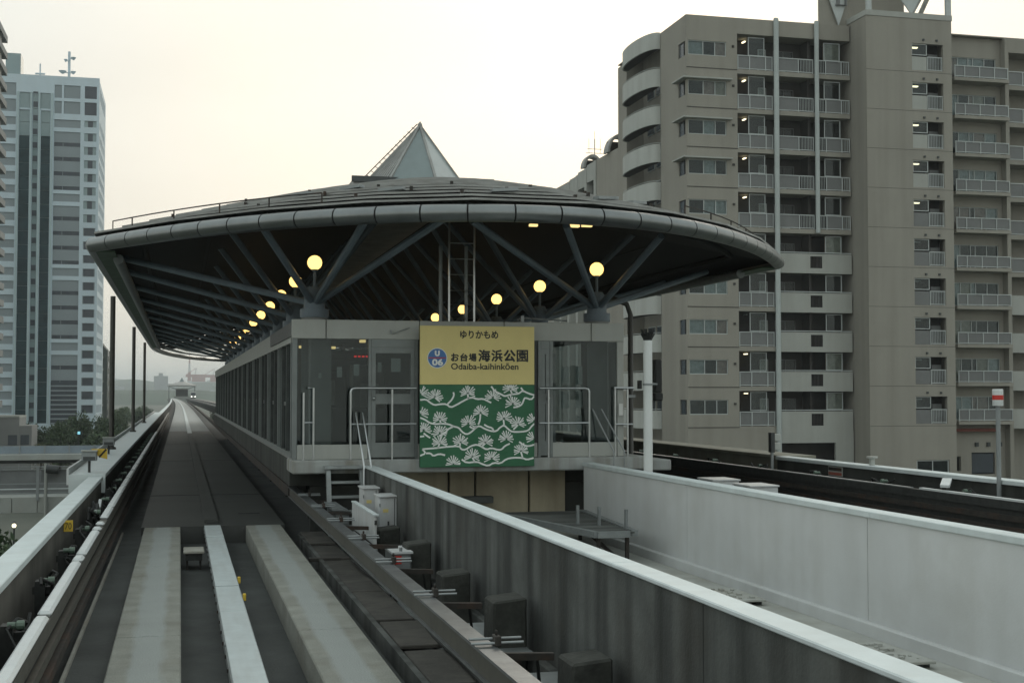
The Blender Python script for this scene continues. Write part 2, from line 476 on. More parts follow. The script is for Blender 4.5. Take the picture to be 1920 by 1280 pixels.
def worn_strip(name):
    """running strip concrete: speckled, tan at the edges, polished pale lane in the middle with ragged borders"""
    m = mat(name, (0.235, 0.24, 0.21), 0.9, var=0.22, scale=2.2, bump=0.5, bscale=60, patch=0.45, patch_col=(0.15, 0.135, 0.105), patch_scale=0.9)
    t = m.node_tree; b = t.nodes['Principled BSDF']
    prev = b.inputs['Base Color'].links[0].from_socket
    geo = t.nodes.new('ShaderNodeNewGeometry'); sp = t.nodes.new('ShaderNodeSeparateXYZ'); t.links.new(geo.outputs['Position'], sp.inputs[0])
    mpn = t.nodes.new('ShaderNodeMapping'); mpn.inputs['Scale'].default_value = (9, 1.6, 9); t.links.new(geo.outputs['Position'], mpn.inputs[0])
    nz = t.nodes.new('ShaderNodeTexNoise'); nz.inputs['Scale'].default_value = 1.0; nz.inputs['Detail'].default_value = 8; t.links.new(mpn.outputs[0], nz.inputs['Vector'])
    masks = []
    for c in (-0.26, 1.41):
        d = t.nodes.new('ShaderNodeMath'); d.operation = 'SUBTRACT'; d.inputs[1].default_value = c; t.links.new(sp.outputs[0], d.inputs[0])
        ab = t.nodes.new('ShaderNodeMath'); ab.operation = 'ABSOLUTE'; t.links.new(d.outputs[0], ab.inputs[0])
        ma = t.nodes.new('ShaderNodeMath'); ma.operation = 'MULTIPLY_ADD'; ma.inputs[1].default_value = 0.12; t.links.new(nz.outputs[0], ma.inputs[0]); t.links.new(ab.outputs[0], ma.inputs[2])
        mr = t.nodes.new('ShaderNodeMapRange'); mr.inputs[1].default_value = 0.165; mr.inputs[2].default_value = 0.225; mr.inputs[3].default_value = 1; mr.inputs[4].default_value = 0
        t.links.new(ma.outputs[0], mr.inputs[0]); masks.append(mr)
    mx_ = t.nodes.new('ShaderNodeMath'); mx_.operation = 'MAXIMUM'; t.links.new(masks[0].outputs[0], mx_.inputs[0]); t.links.new(masks[1].outputs[0], mx_.inputs[1])
    sc = t.nodes.new('ShaderNodeMath'); sc.operation = 'MULTIPLY'; sc.inputs[1].default_value = 0.75; t.links.new(mx_.outputs[0], sc.inputs[0])
    x = t.nodes.new('ShaderNodeMixRGB'); x.inputs[2].default_value = (0.30, 0.325, 0.315, 1); t.links.new(sc.outputs[0], x.inputs[0]); t.links.new(prev, x.inputs[1])
    sn = t.nodes.new('ShaderNodeTexNoise'); sn.inputs['Scale'].default_value = 90; sn.inputs['Detail'].default_value = 3; t.links.new(geo.outputs['Position'], sn.inputs['Vector'])
    sr = t.nodes.new('ShaderNodeMapRange'); sr.inputs[1].default_value = 0.3; sr.inputs[2].default_value = 0.7; sr.inputs[3].default_value = 0.72; sr.inputs[4].default_value = 1.22; t.links.new(sn.outputs[0], sr.inputs[0])
    y = t.nodes.new('ShaderNodeMixRGB'); y.blend_type = 'MULTIPLY'; y.inputs[0].default_value = 1; t.links.new(x.outputs[0], y.inputs[1]); t.links.new(sr.outputs[0], y.inputs[2])
    t.links.new(y.outputs[0], b.inputs['Base Color'])
worn_strip('strip_running')

def foliage(name, a, b):
    m = bpy.data.materials.new(name); m.use_nodes = True
    t = m.node_tree; p = t.nodes['Principled BSDF']
    p.inputs['Roughness'].default_value = 0.7
    geo = t.nodes.new('ShaderNodeNewGeometry')
    cr = t.nodes.new('ShaderNodeMixRGB'); cr.inputs[1].default_value = (*a, 1); cr.inputs[2].default_value = (*b, 1)
    t.links.new(geo.outputs['Random Per Island'], cr.inputs[0]); t.links.new(cr.outputs[0], p.inputs['Base Color'])
    M[name] = m
foliage('leaf_dark', (0.025, 0.05, 0.022), (0.07, 0.11, 0.045))
foliage('leaf_mid', (0.04, 0.07, 0.03), (0.10, 0.14, 0.06))
foliage('leaf_olive', (0.06, 0.075, 0.03), (0.14, 0.14, 0.06))

# ------------------------------------------------------------------ the setting: ground, guideway decks
def dx(y):
    """the line swings gently left far beyond the station"""
    return 0.0 if y < 150 else -4.6 * ((y - 150) / 550) ** 2

def ysamp(y0, y1):
    s = [y0]
    y = 150
    while y < y1:
        if y > y0: s.append(y)
        y += 50
    s.append(y1)
    return s

def run(name, prof, y0, y1, m, parent=None, bevel=0.0):
    mb = MB()
    mb.loft([[(x + dx(y), y, z) for x, z in prof] for y in ysamp(y0, y1)])
    return mb.build(name, m, parent, bevel=bevel)

def rect(x0, x1, z0, z1):
    return [(x0, z0), (x1, z0), (x1, z1), (x0, z1)]

GZ = -10.0
g = MB(); g.add([(-4000, -300, GZ), (4000, -300, GZ), (4000, 7000, GZ), (-4000, 7000, GZ)], [(0, 1, 2, 3)])
struct(g.build('ground', 'ground_grey'))
struct(run('guideway_deck', rect(-1.72, 3.08, -0.75, -0.30), 2.5, 690, 'deck_concrete'))
struct(run('guideway_girder', rect(-0.9, 2.4, -2.2, -0.752), 2.5, 690, 'wall_outer_dark'))
struct(run('guideway_deck', rect(7.28, 12.1, -0.75, -0.30), 2.5, 690, 'deck_concrete'))
struct(run('guideway_girder', rect(8.0, 11.4, -2.2, -0.752), 2.5, 690, 'wall_outer_dark'))
struct(BX('gap_floor', 3.3, 7.02, 2.5, 24.2, -0.7, -0.26, 'floor_pale'))
# guideway piers
for i, y in enumerate((60, 110, 160, 230, 310, 400, 500, 600)):
    p = MB(); p.box(0.1 + dx(y), 1.4 + dx(y), y - 0.8, y + 0.8, GZ, -2.203)
    tag(p.build('guideway_pier', 'wall_outer_dark', bevel=0.05), 'concrete pier under the left guideway, %s from the camera' % ORD[i], 'pier', 'guideway piers')

# solid slab through the station and beyond (level with the running strips)
t = thing('track_slab', (0.56, 23.7, 0), 'solid concrete slab of the left track in the station, coloured dark for roof shade', 'track slab')
run('slab', rect(-0.62, 1.80, -0.297, 0.0), 23.72, 690, 'slab_shaded', t)
for j, y in enumerate((31, 47, 63, 79, 95)):
    BX('joint', -0.61, 1.79, y, y + 0.05, 0.0, 0.004, 'gap_black', t)
BX('drain_slot', 1.1, 1.5, 26.0, 26.06, 0.0, 0.005, 'gap_black', t)
run('far_slab_skylit', rect(-0.61, 1.79, 0.0005, 0.003), 84, 689, 'slab_skylit', t)  # pale sheet over the slab, painting the sky-lit stretch past the roof
run('centre_cover', rect(0.44, 0.68, 0.004, 0.055), 24.2, 78, 'slab_shaded', t)
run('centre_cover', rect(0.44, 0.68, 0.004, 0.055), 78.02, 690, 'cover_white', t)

# the two running strips
for nm, x0, side in (('left', -0.57, 'left wheel'), ('right', 1.13, 'right wheel')):
    t = thing('running_strip', (x0 + 0.3, 13, -0.3), 'pale worn concrete running strip under the %ss of the left track' % side, 'running strip', 'concrete running strips')
    y = 2.5
    k = 0
    while y < 23.69:
        y1 = min(y + 5.3, 23.7)
        BX('strip_segment', x0, x0 + 0.6, y + 0.006, y1 - 0.006, -0.30, 0.0, 'strip_running', t, bevel=0.012)
        y = y1

# centre cable trough with white metal covers
t = thing('cable_trough', (0.56, 13, -0.3), 'raised cable trough with white metal covers along the middle of the left track', 'cable trough')
BX('trough_body', 0.45, 0.67, 2.5, 23.68, -0.298, -0.03, 'dark_gear', t)
y = 3.2
rnd = random.Random(3)
while y < 23.2:
    ln = 1.85
    zt = rnd.uniform(0.0, 0.012)
    y1 = min(y + ln, 23.6)
    a = MB(); a.box(0.425, 0.695, y + 0.012, y1 - 0.012, -0.028, zt + 0.02)
    cp = a.build('cover_panel', 'cover_white', t, bevel=0.006)
    for sx in (0.415, 0.697):
        BX('side_lip', sx, sx + 0.008, y + 0.05, y1 - 0.05, -0.08, -0.0, 'galvanised', cp)
        for q in (0.3, 0.9, 1.5):
            if y + q < y1 - 0.1:
                BX('bolt', sx - 0.012, sx + 0.02, y + q, y + q + 0.03, -0.05, -0.02, 'rust_steel', cp)
    y = y1
# transponder box between the strips and two yellow markers
t = thing('transponder_box', (0.22, 20.4, -0.3), 'small tan transponder box on legs beside the white cable covers', 'track box')
BX('lid', 0.07, 0.37, 20.15, 20.75, -0.06, -0.02, 'strip_concrete', t, bevel=0.01)
BX('body', 0.10, 0.34, 20.2, 20.7, -0.16, -0.0605, 'dark_gear', t)
for xx in (0.11, 0.30):
    BX('leg', xx, xx + 0.03, 20.25, 20.3, -0.299, -0.1605, 'rust_steel', t)
for k, (yy, w) in enumerate(((16.6, 'nearer to the station'), (15.2, 'nearer to the camera'))):
    o = BX('marker_clip', 0.70, 0.735, yy, yy + 0.06, -0.02, 0.06, 'yellow', bevel=0.006)
    tag(o, 'tiny yellow marker clip on the edge of the white cable covers, %s' % w, 'marker', 'yellow marker clips')

# low ledge left of the left strip
t = thing('cable_ledge', (-0.74, 12, -0.3), 'dark low concrete ledge between the conductor rails and left strip', 'ledge')
run('ledge', rect(-0.92, -0.60, -0.297, -0.14), 2.5, 120, 'deck_concrete', t)
run('edge_lip', rect(-0.95, -0.922, -0.295, -0.10), 2.5, 24, 'strip_concrete', t)

# right trough with plank covers beside the right strip
t = thing('service_trough', (2.2, 12, -0.3), 'dirty plank covered service trough under the steel guide rail', 'trough')
BX('trough_wall', 1.98, 2.04, 2.5, 23.2, -0.299, -0.12, 'wall_dark', t)
rnd = random.Random(11)
y = 3.0
while y < 23:
    ln = rnd.uniform(1.6, 2.4)
    if not (10.3 < y < 10.9):
        z = -0.13 + rnd.uniform(-0.03, 0.03)
        a = MB(); a.box(2.05, 2.46, y + 0.02, y + ln - rnd.uniform(0.03, 0.25), z - 0.04, z)
        a.build('plank', 'plank', t, bevel=0.008)
    y += ln
BX('step_board', 1.84, 2.3, 19.6, 19.75, -0.16, -0.11, 'plank', t)

# ------------------------------------------------------------------ guideway walls
def wall_with_coping(label, cat, x0, x1, z0, z1, y0, y1, m, cx0, cx1, seg, name='guideway_wall', ct=0.07, cm='coping_white', body_seg=None):
    t = thing(name, ((x0 + x1) / 2, (y0 + y1) / 2, z0), label, cat, 'guideway walls')
    if body_seg:
        y = y0
        while y < y1 - 0.01:
            ye = min(y + body_seg, y1)
            run('wall_panel', rect(x0, x1, z0, z1), y + 0.006, ye - 0.006, m, t)
            y = ye
    else:
        run('wall_panel', rect(x0, x1, z0, z1), y0, y1, m, t)
    y = y0
    while y < y1 - 0.01:
        ye = min(y + seg, y1)
        run('coping', rect(cx0, cx1, z1 + 0.001, z1 + ct), y + 0.004, ye - 0.004, cm, t, bevel=0.008)
        y = ye
    return t

lw = wall_with_coping('left guideway wall with white coping in the foreground', 'wall', -1.62, -1.40, -0.8, 0.68, 2.5, 25.9, 'wall_left', -1.635, -1.375, 5.85, body_seg=5.85)
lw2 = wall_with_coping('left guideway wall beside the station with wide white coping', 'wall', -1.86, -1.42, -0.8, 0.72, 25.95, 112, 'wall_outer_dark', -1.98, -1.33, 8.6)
run('outer_lip', rect(-2.02, -1.982, 0.60, 0.90), 25.95, 112, 'wall_white', lw2)
BX('end_face', -1.98, -1.33, 25.915, 25.948, 0.45, 0.79, 'coping_white', lw2)
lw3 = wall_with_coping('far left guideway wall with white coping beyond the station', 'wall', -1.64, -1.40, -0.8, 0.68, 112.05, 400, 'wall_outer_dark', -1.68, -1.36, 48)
iw = wall_with_coping('dark stained inner wall with white coping right of the left track', 'wall', 3.11, 3.27, -0.8, 1.005, 2.5, 23.17, 'wall_dark', 3.09, 3.29, 6.9, ct=0.035, body_seg=5.17)
ww = wall_with_coping('tall pale concrete wall of the right guideway facing the gap', 'wall', 7.10, 7.26, -0.12, 0.97, 2.5, 23.17, 'wall_white', 7.07, 7.29, 10.3, body_seg=5.2)
BX('base_ledge', 7.025, 7.27, 2.5, 23.17, -0.45, -0.121, 'wall_white', ww, bevel=0.012)
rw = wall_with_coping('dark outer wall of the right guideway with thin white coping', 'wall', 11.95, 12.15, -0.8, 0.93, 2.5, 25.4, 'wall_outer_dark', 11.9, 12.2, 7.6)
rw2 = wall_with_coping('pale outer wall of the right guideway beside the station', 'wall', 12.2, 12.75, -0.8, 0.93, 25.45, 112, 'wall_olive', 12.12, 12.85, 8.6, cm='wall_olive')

# rubble-strewn plates on the gap floor
for i, (x, y, w) in enumerate(((6.3, 11.6, 'nearer to the camera'), (6.35, 15.4, 'nearer to the station'))):
    t = thing('floor_plate', (x, y, -0.26), 'thin pale plate covered in rubble on the gap floor, %s' % w, 'plate', 'plates on the gap floor')
    BX('plate', x - 0.45, x + 0.5, y - 0.5, y + 0.5, -0.21, -0.18, 'floor_pale', t, bevel=0.006)
    for sx in (-0.4, 0.45):
        BX('support', x + sx - 0.04, x + sx + 0.04, y - 0.4, y + 0.4, -0.259, -0.2105, 'deck_concrete', t)
    rb = MB()
    rr = random.Random(i)
    for k in range(60):
        a, b2, s = rr.uniform(-0.4, 0.4), rr.uniform(-0.4, 0.4), rr.uniform(0.008, 0.03)
        rb.box(x + a - s, x + a + s, y + b2 - s * 1.3, y + b2 + s, -0.1795, -0.1795 + s)
    r_ = rb.build('rubble', 'floor_pale', t, fix=False); r_['kind'] = 'stuff'

# ------------------------------------------------------------------ right steel guide rail of the left track
t = thing('guide_rail', (2.15, 13, -0.3), 'silver steel guide rail on brackets along the right of the left track', 'guide rail')
run('top_flange', rect(2.04, 2.185, 0.478, 0.50), 2.5, 26, 'steel', t)
run('web', rect(2.06, 2.09, 0.322, 0.4775), 2.5, 26, 'conductor', t)
run('bottom_flange', rect(2.04, 2.185, 0.30, 0.3215), 2.5, 26, 'steel', t)
run('far_rail', rect(2.04, 2.2, 0.30, 0.50), 26.02, 300, 'rust_steel', t)
k = 0
y = 4.6
while y < 24:
    b = MB()
    b.box(2.10, 2.20, y - 0.06, y + 0.06, 0.322, 0.477)
    b.bar((2.15, y, 0.42), (2.62, y, 0.40), 0.05, 0.05)
    br = b.build('bracket', 'rust_steel', t)
    c = MB()
    c.tube([(2.0, y, 0.545), (2.38, y, 0.545)], 0.010, 8)
    c.tube([(2.0, y - 0.07, 0.525), (2.38, y - 0.07, 0.525)], 0.010, 8)
    c.build('clamp_rod', 'galvanised', br)
    c = MB(); c.box(2.17, 2.215, y - 0.09, y + 0.02, 0.502, 0.575); c.lathe(2.19, y - 0.04, [(0.013, 0.575), (0.013, 0.61)], 8)
    c.build('clamp', 'rust_steel', br, bevel=0.006)
    y += 2.35
# concrete pedestals at the inner wall that carry the brackets
y = 4.6; i = 0
ps = []
while y < 23:
    ps.append(y); y += 2.35
for i, y in enumerate(ps):
    b = MB()
    jz, jy = 0.04 * math.sin(i * 2.7), 0.05 * math.sin(i * 1.9 + 1)
    b.prism([(2.68, -0.298), (3.0, -0.298), (3.0, 0.44 + jz), (2.70, 0.41 + jz)], y - 0.17 + jy, y + 0.22 + jy)
    o = b.build('rail_pedestal', 'pedestal_concrete', bevel=0.018)
    tag(o, 'mossy concrete pedestal under the guide rail bracket, %s along the dark wall' % ORD[i], 'pedestal', 'guide rail pedestals')
# inner ledge at wall foot
t = thing('wall_foot_ledge', (3.1, 12, -0.3), 'narrow concrete ledge with a pale cover along the dark wall foot', 'ledge')
BX('ledge', 3.015, 3.105, 2.5, 23.0, -0.299, -0.02, 'wall_dark', t, bevel=0.015)
for k, y in enumerate((6.7, 8.9, 11.3)):
    BX('cover_plate', 2.74, 3.0, y, y + 1.55, 0.02, 0.045, 'galvanised', t, bevel=0.006)
    for yy in (y + 0.1, y + 1.4):
        BX('leg', 2.86, 2.92, yy, yy + 0.05, -0.298, 0.0195, 'rust_steel', t)

# loose cables lying along the foot of the dark wall
t = thing('trackside_cables', (2.6, 12, -0.3), 'three loose black and grey cables lying beside the guide rail brackets', 'cable')
rc = random.Random(8)
for k, (x0, z0, r0, mm) in enumerate(((2.52, -0.26, 0.026, 'black_mesh'), (2.58, -0.27, 0.02, 'galvanised'), (2.46, -0.09, 0.022, 'black_mesh'))):
    ph = rc.uniform(0, 6)
    MB().tube([(x0 + 0.035 * math.sin(y * 0.9 + ph) + 0.015 * math.sin(y * 2.3), y, z0 + 0.012 * math.sin(y * 1.7 + ph)) for y in [3 + 0.4 * i for i in range(49)]], r0, 7).build('cable', mm, t, smooth=True)
for i, y in enumerate(ps[:6]):
    MB().tube([(2.58, y + 0.3, -0.25), (2.60, y + 0.29, 0.1), (2.55, y + 0.2, 0.36), (2.40, y + 0.12, 0.40)], 0.014, 6).build('cable_drop', 'black_mesh', t, smooth=True)
# ------------------------------------------------------------------ left conductor and guide rail assembly
def conductor(sign, xc, label, zoff=0.0, y_end=130, y0=2.5, pads=True):
    """xc: plane of the rail face; sign: direction from rail towards the wall (-1 left, +1 right)"""
    t = thing('power_rail', (xc, 14, -0.3), label, 'power rail', 'conductor rails')
    s = sign
    def rr(a, b, z0, z1): return rect(min(xc + s * a, xc + s * b), max(xc + s * a, xc + s * b), z0 + zoff, z1 + zoff)
    run('guide_beam', rr(0.0, 0.10, 0.40, 0.52), y0, y_end, 'conductor' if pads else 'dark_gear', t)
    run('conductor_bar', rr(-0.02, 0.03, 0.24, 0.32), y0, y_end, 'conductor' if pads else 'rust_steel', t)
    run('conductor_bar', rr(-0.04, 0.02, 0.08, 0.16), y0, y_end, 'rust_steel', t)
    run('backing_channel', rr(0.035, 0.10, 0.02, 0.395), y0, y_end, 'dark_gear', t)
    if pads:
        xa, xb = sorted((xc + s * 0.0, xc + s * 0.10))
        rnd = random.Random(5)
        spans = [(5.5, 8.2), (8.42, 10.95), (11.15, 14.4), (14.62, 14.95), (15.2, 17.6), (17.9, 18.1), (18.6, 18.8), (19.6, 21.2), (21.5, 24.2), (24.5, 25.9)]
        y = 26.3
        while y < 62:
            l2 = rnd.uniform(1.0, 2.6); spans.append((y, y + l2)); y += l2 + rnd.uniform(0.25, 0.6)
        for (ya, yb) in spans:
            a = MB(); a.box(xa - 0.004, xb + 0.004, ya, yb, 0.5205 + zoff, 0.572 + zoff)
            a.build('cap_pad', 'pad_white', t, bevel=0.022)
    y = y0 + 0.85
    while y < 62:
        br = MB()
        br.bar((xc + s * 0.10, y, 0.46 + zoff), (xc + s * 0.34, y, 0.46 + zoff), 0.05, 0.07)
        br.bar((xc + s * 0.27, y, -0.29), (xc + s * 0.27, y, 0.55 + zoff), 0.09, 0.16)
        br.bar((xc + s * 0.10, y, 0.12 + zoff), (xc + s * 0.27, y, 0.12 + zoff), 0.05, 0.06)
        b = br.build('bracket', 'dark_gear', t)
        for q, (oy, oz, ln) in enumerate(((-0.10, 0.56, 0.12), (0.12, 0.44, 0.10), (0.02, 0.30, 0.11))):
            ins = MB()
            x0 = xc + s * 0.14
            ins.tube([(x0, y + oy, oz + zoff), (x0 + s * ln * 0.45, y + oy, oz + zoff)], 0.036, 10)
            ins.tube([(x0 + s * ln * 0.5, y + oy, oz + zoff), (x0 + s * ln, y + oy, oz + zoff)], 0.026, 10)
            ins.build('insulator', 'insulator_green', b)
        if y < 30:
            cb = MB()
            pts = [(xc + s * (0.20 + 0.06 * math.sin(k * 1.7 + y)), y - 0.35 + k * 0.10, 0.50 + zoff + 0.10 * math.sin(k * 1.1 + y)) for k in range(9)]
            cb.tube(pts, 0.016, 6)
            cb.build('cable', 'black_mesh', b)
        y += 2.45
    return t
lp = conductor(-1, -0.97, 'dark conductor rails with white cap pads along the left guideway wall')

# looped spare cable and white clips on the left wall near the station
t = thing('cable_coil', (-1.28, 20.9, 0.2), 'tangle of black cables with white clips on the left wall', 'cable')
for k in range(4):
    cb = MB()
    cb.tube([(-1.27 + 0.025 * k, 20.2 + 0.2 * a + 0.05 * k, 0.46 + 0.17 * math.sin(a * 1.3 + k)) for a in range(8)], 0.022, 6)
    cb.build('cable', 'black_mesh', t)
for k, (yy, zz) in enumerate(((20.5, 0.44), (21.5, 0.52))):
    cb = MB(); cb.bar((-1.2, yy, zz - 0.1), (-1.18, yy + 0.12, zz + 0.13), 0.04, 0.03); cb.build('clip', 'pad_white', t)

# little yellow kilometre plate on the left wall: reads 70
def text_mesh(body, size, extrude=0.0, offset=0.0, align='CENTER', space=1.0, shear=0.0):
    c = bpy.data.curves.new('lettering', 'FONT')
    c.body = body; c.size = size; c.extrude = extrude; c.offset = offset
    c.align_x = align; c.align_y = 'BOTTOM_BASELINE'; c.space_character = space; c.shear = shear
    c.resolution_u = 3
    o = bpy.data.objects.new('lettering', c)
    COL.objects.link(o)
    dg = bpy.context.evaluated_depsgraph_get()
    me = bpy.data.meshes.new_from_object(o.evaluated_get(dg))
    bpy.data.objects.remove(o); bpy.data.curves.remove(c)
    return me

def lettering(body, size, loc, m, parent, rotz=0.0, fit_w=None, fit_h=None, bold=0.0):
    """flat letters facing -Y; bold: stroke thickening in metres, by copies shifted sideways at 0.3 mm steps in depth"""
    me = text_mesh(body, size)
    xs = [v.co.x for v in me.vertices]; ys = [v.co.y for v in me.vertices]
    w, h = max(xs) - min(xs), max(ys) - min(ys)
    cx, cy = (max(xs) + min(xs)) / 2, (max(ys) + min(ys)) / 2
    kx = (fit_w - 2 * bold) / w
    kz = (fit_h - 2 * bold) / h
    base = [((v.co.x - cx) * kx, (v.co.y - cy) * kz) for v in me.vertices]
    polys = [tuple(p.vertices) for p in me.polygons]
    bpy.data.meshes.remove(me)
    m_ = MB()
    shifts = [(0, 0)] if not bold else [(0, 0), (1, 0), (-1, 0), (0, 1), (0, -1), (0.7, 0.7), (-0.7, 0.7), (0.7, -0.7), (-0.7, -0.7)]
    for i, (a, b) in enumerate(shifts):
        m_.add([(loc[0] + x + a * bold, loc[1] - 0.0003 * i, loc[2] + z + b * bold) for x, z in base], polys)
    return m_.build('lettering', m, parent, fix=False)

t = thing('distance_plate', (-1.38, 17.6, 0.55), 'small yellow number plate reading 70 on the left wall', 'plate')
BX('plate', -1.395, -1.285, 17.585, 17.6, 0.56, 0.70, 'yellow', t, bevel=0.003)
lettering('70', 0.1, (-1.34, 17.5825, 0.63), 'sign_black', t, 0, fit_w=0.08, fit_h=0.08)
BX('bracket', -1.397, -1.33, 17.6005, 17.64, 0.58, 0.62, 'galvanised', t)

# signal boxes on the left wall at the station's near end
def wall_box(x, y, z, label, triangle):
    t = thing('signal_box', (x, y, z), label, 'signal box', 'signal boxes on the left wall')
    a = MB(); a.tube([(x, y, z), (x, y, z + 0.22)], 0.025, 8); a.build('stem', 'dark_gear', t)
    BX('case', x - 0.14, x + 0.14, y - 0.07, y + 0.1, z + 0.2205, z + 0.40, 'galvanised', t, bevel=0.01)
    BX('hood', x - 0.15, x + 0.15, y - 0.11, y + 0.1, z + 0.4005, z + 0.42, 'panel_light', t)
    BX('lens_panel', x - 0.11, x + 0.11, y - 0.074, y - 0.0705, z + 0.23, z + 0.30, 'frame_dark', t)
    if triangle:
        a = MB(); a.prism([(x + 0.02, z + 0.44), (x + 0.32, z + 0.44), (x + 0.32, z + 0.24), (x + 0.18, z + 0.28)][::-1], y + 0.102, y + 0.115)
        a.build('warning_flag', 'yellow', t)
        a = MB(); a.bar((x + 0.17, y + 0.10, z + 0.28), (x + 0.30, y + 0.10, z + 0.43), 0.003, 0.035); a.build('stripe', 'rust_steel', t)
wall_box(-1.66, 26.6, 0.79, 'grey signal box with a yellow flag on the left wall', True)
wall_box(-1.70, 34.5, 0.79, 'plain grey signal box on the left wall beside the first downpipe', False)

# ------------------------------------------------------------------ cabinets and boxes on the right of the left track
def cabinet(x0, x1, y0, y1, z0, z1, label):
    t = thing('equipment_cabinet', ((x0 + x1) / 2, (y0 + y1) / 2, z0), label, 'cabinet', 'white equipment cabinets')
    BX('case', x0, x1, y0, y1, z0, z1, 'cabinet_white', t, bevel=0.008)
    BX('lid', x0 - 0.02, x1 + 0.02, y0 - 0.03, y1 + 0.02, z1 + 0.0005, z1 + 0.025, 'cabinet_white', t, bevel=0.005)
    BX('door_edge', x1 - 0.045, x1 - 0.035, y0 - 0.006, y0 - 0.0005, z0 + 0.02, z1 - 0.02, 'frame_dark', t)
    BX('latch', x0 + (x1 - x0) * 0.45, x0 + (x1 - x0) * 0.55, y0 - 0.016, y0 - 0.0005, z0 + 0.30, z0 + 0.36, 'frame_dark', t)
    for zz in (z0 + 0.12, z1 - 0.14): BX('hinge', x0 - 0.006, x0 + 0.012, y0 - 0.014, y0 - 0.0005, zz, zz + 0.05, 'galvanised', t)
    BX('label_plate', x0 + 0.05, x0 + 0.13, y0 - 0.004, y0 - 0.0005, z1 - 0.22, z1 - 0.17, 'sign_yellow', t)
    BX('stand', x0 + 0.03, x1 - 0.03, y0 + 0.05, y1 - 0.05, -0.299, z0 - 0.0005, 'wall_dark', t)
cabinet(2.78, 3.02, 20.75, 21.25, 0.10, 0.80, 'white equipment cabinet against the dark wall, farther of the pair')
cabinet(2.86, 3.12, 19.55, 20.05, 0.05, 0.76, 'white equipment cabinet against the dark wall, nearer of the pair')
t = thing('cover_board', (2.6, 19.3, 0.0), 'upright white cover board in front of the cabinets', 'board')
BX('board', 2.58, 2.62, 18.15, 20.55, 0.22, 0.62, 'cabinet_white', t, bevel=0.008)
BX('top_cap', 2.57, 2.64, 18.12, 20.56, 0.6205, 0.64, 'coping_white', t)
BX('handle', 2.585, 2.615, 18.12, 18.1495, 0.50, 0.56, 'dark_gear', t)
for yy in (18.4, 20.2):
    BX('leg', 2.59, 2.61, yy, yy + 0.05, -0.299, 0.2195, 'rust_steel', t)
BX('foot_pipe', 2.48, 2.55, 17.6, 20.0, 0.16, 0.23, 'galvanised', t)
t = thing('marker_box', (2.62, 16.3, -0.3), 'grey trackside box with a red reflector beside the guide rail', 'track box')
BX('case', 2.50, 2.72, 15.95, 16.6, 0.12, 0.36, 'galvanised', t, bevel=0.015)
BX('lid', 2.48, 2.74, 15.93, 16.62, 0.3605, 0.385, 'cabinet_white', t)
BX('reflector', 2.512, 2.60, 15.938, 15.9495, 0.24, 0.34, 'red', t)
BX('leg', 2.56, 2.66, 16.2, 16.35, -0.299, 0.1195, 'rust_steel', t)
a = MB(); a.tube([(2.6, 16.0, 0.386), (2.6, 16.0, 0.43)], 0.02, 8); a.build('knob', 'galvanised', t)
t = thing('junction_frame', (2.5, 22.3, -0.3), 'grey junction frame with pipes beside the guide rail near the stair', 'track box')
BX('tray', 2.40, 2.60, 21.6, 23.0, 0.40, 0.44, 'galvanised', t)
BX('case', 2.46, 2.68, 21.7, 22.2, 0.16, 0.3995, 'galvanised', t, bevel=0.01)
for yy in (21.8, 22.8):
    BX('leg', 2.46, 2.52, yy, yy + 0.05, -0.299, 0.1595, 'rust_steel', t)
a = MB(); a.tube([(2.52, 22.2, 0.34), (2.52, 22.9, 0.34), (2.52, 22.95, 0.1)], 0.03, 8); a.build('pipe', 'galvanised', t)

# ------------------------------------------------------------------ station: platform and glazed end house
SX = 5.2
t = thing('platform', (SX, 50, -0.3), 'concrete island platform with stained pale end slab', 'platform')
a = MB(); a.box(1.88, 8.42, 23.22, 24.4, 0.90, 1.13); a.build('end_slab', 'slab_edge', t, bevel=0.02)
run('platform_body', rect(1.93, 8.40, 0.62, 1.10), 24.41, 80, 'wall_outer_dark', t)
run('platform_floor', rect(1.93, 8.40, 1.101, 1.13), 24.41, 80, 'platform_floor', t)
for yy in range(28, 80, 6):
    BX('support', 2.6, 7.8, yy, yy + 0.5, -0.75, 0.619, 'wall_outer_dark', t)
# beige panels closing the space under the end slab, each a panel
for k, (x0, x1, zb) in enumerate(((3.58, 4.8, -0.3), (4.84, 5.3, 0.36), (5.34, 6.33, -0.35), (6.37, 7.05, -0.35))):
    BX('under_panel', x0, x1, 24.2, 24.3, zb, 0.895, 'beige_panel', t, bevel=0.008)
BX('under_beam', 4.3, 5.6, 23.9, 24.15, 0.28, 0.40, 'wall_dark', t, bevel=0.01)
BX('under_wall', 2.3, 8.3, 24.31, 24.45, -0.74, 0.615, 'wall_outer_dark', t)

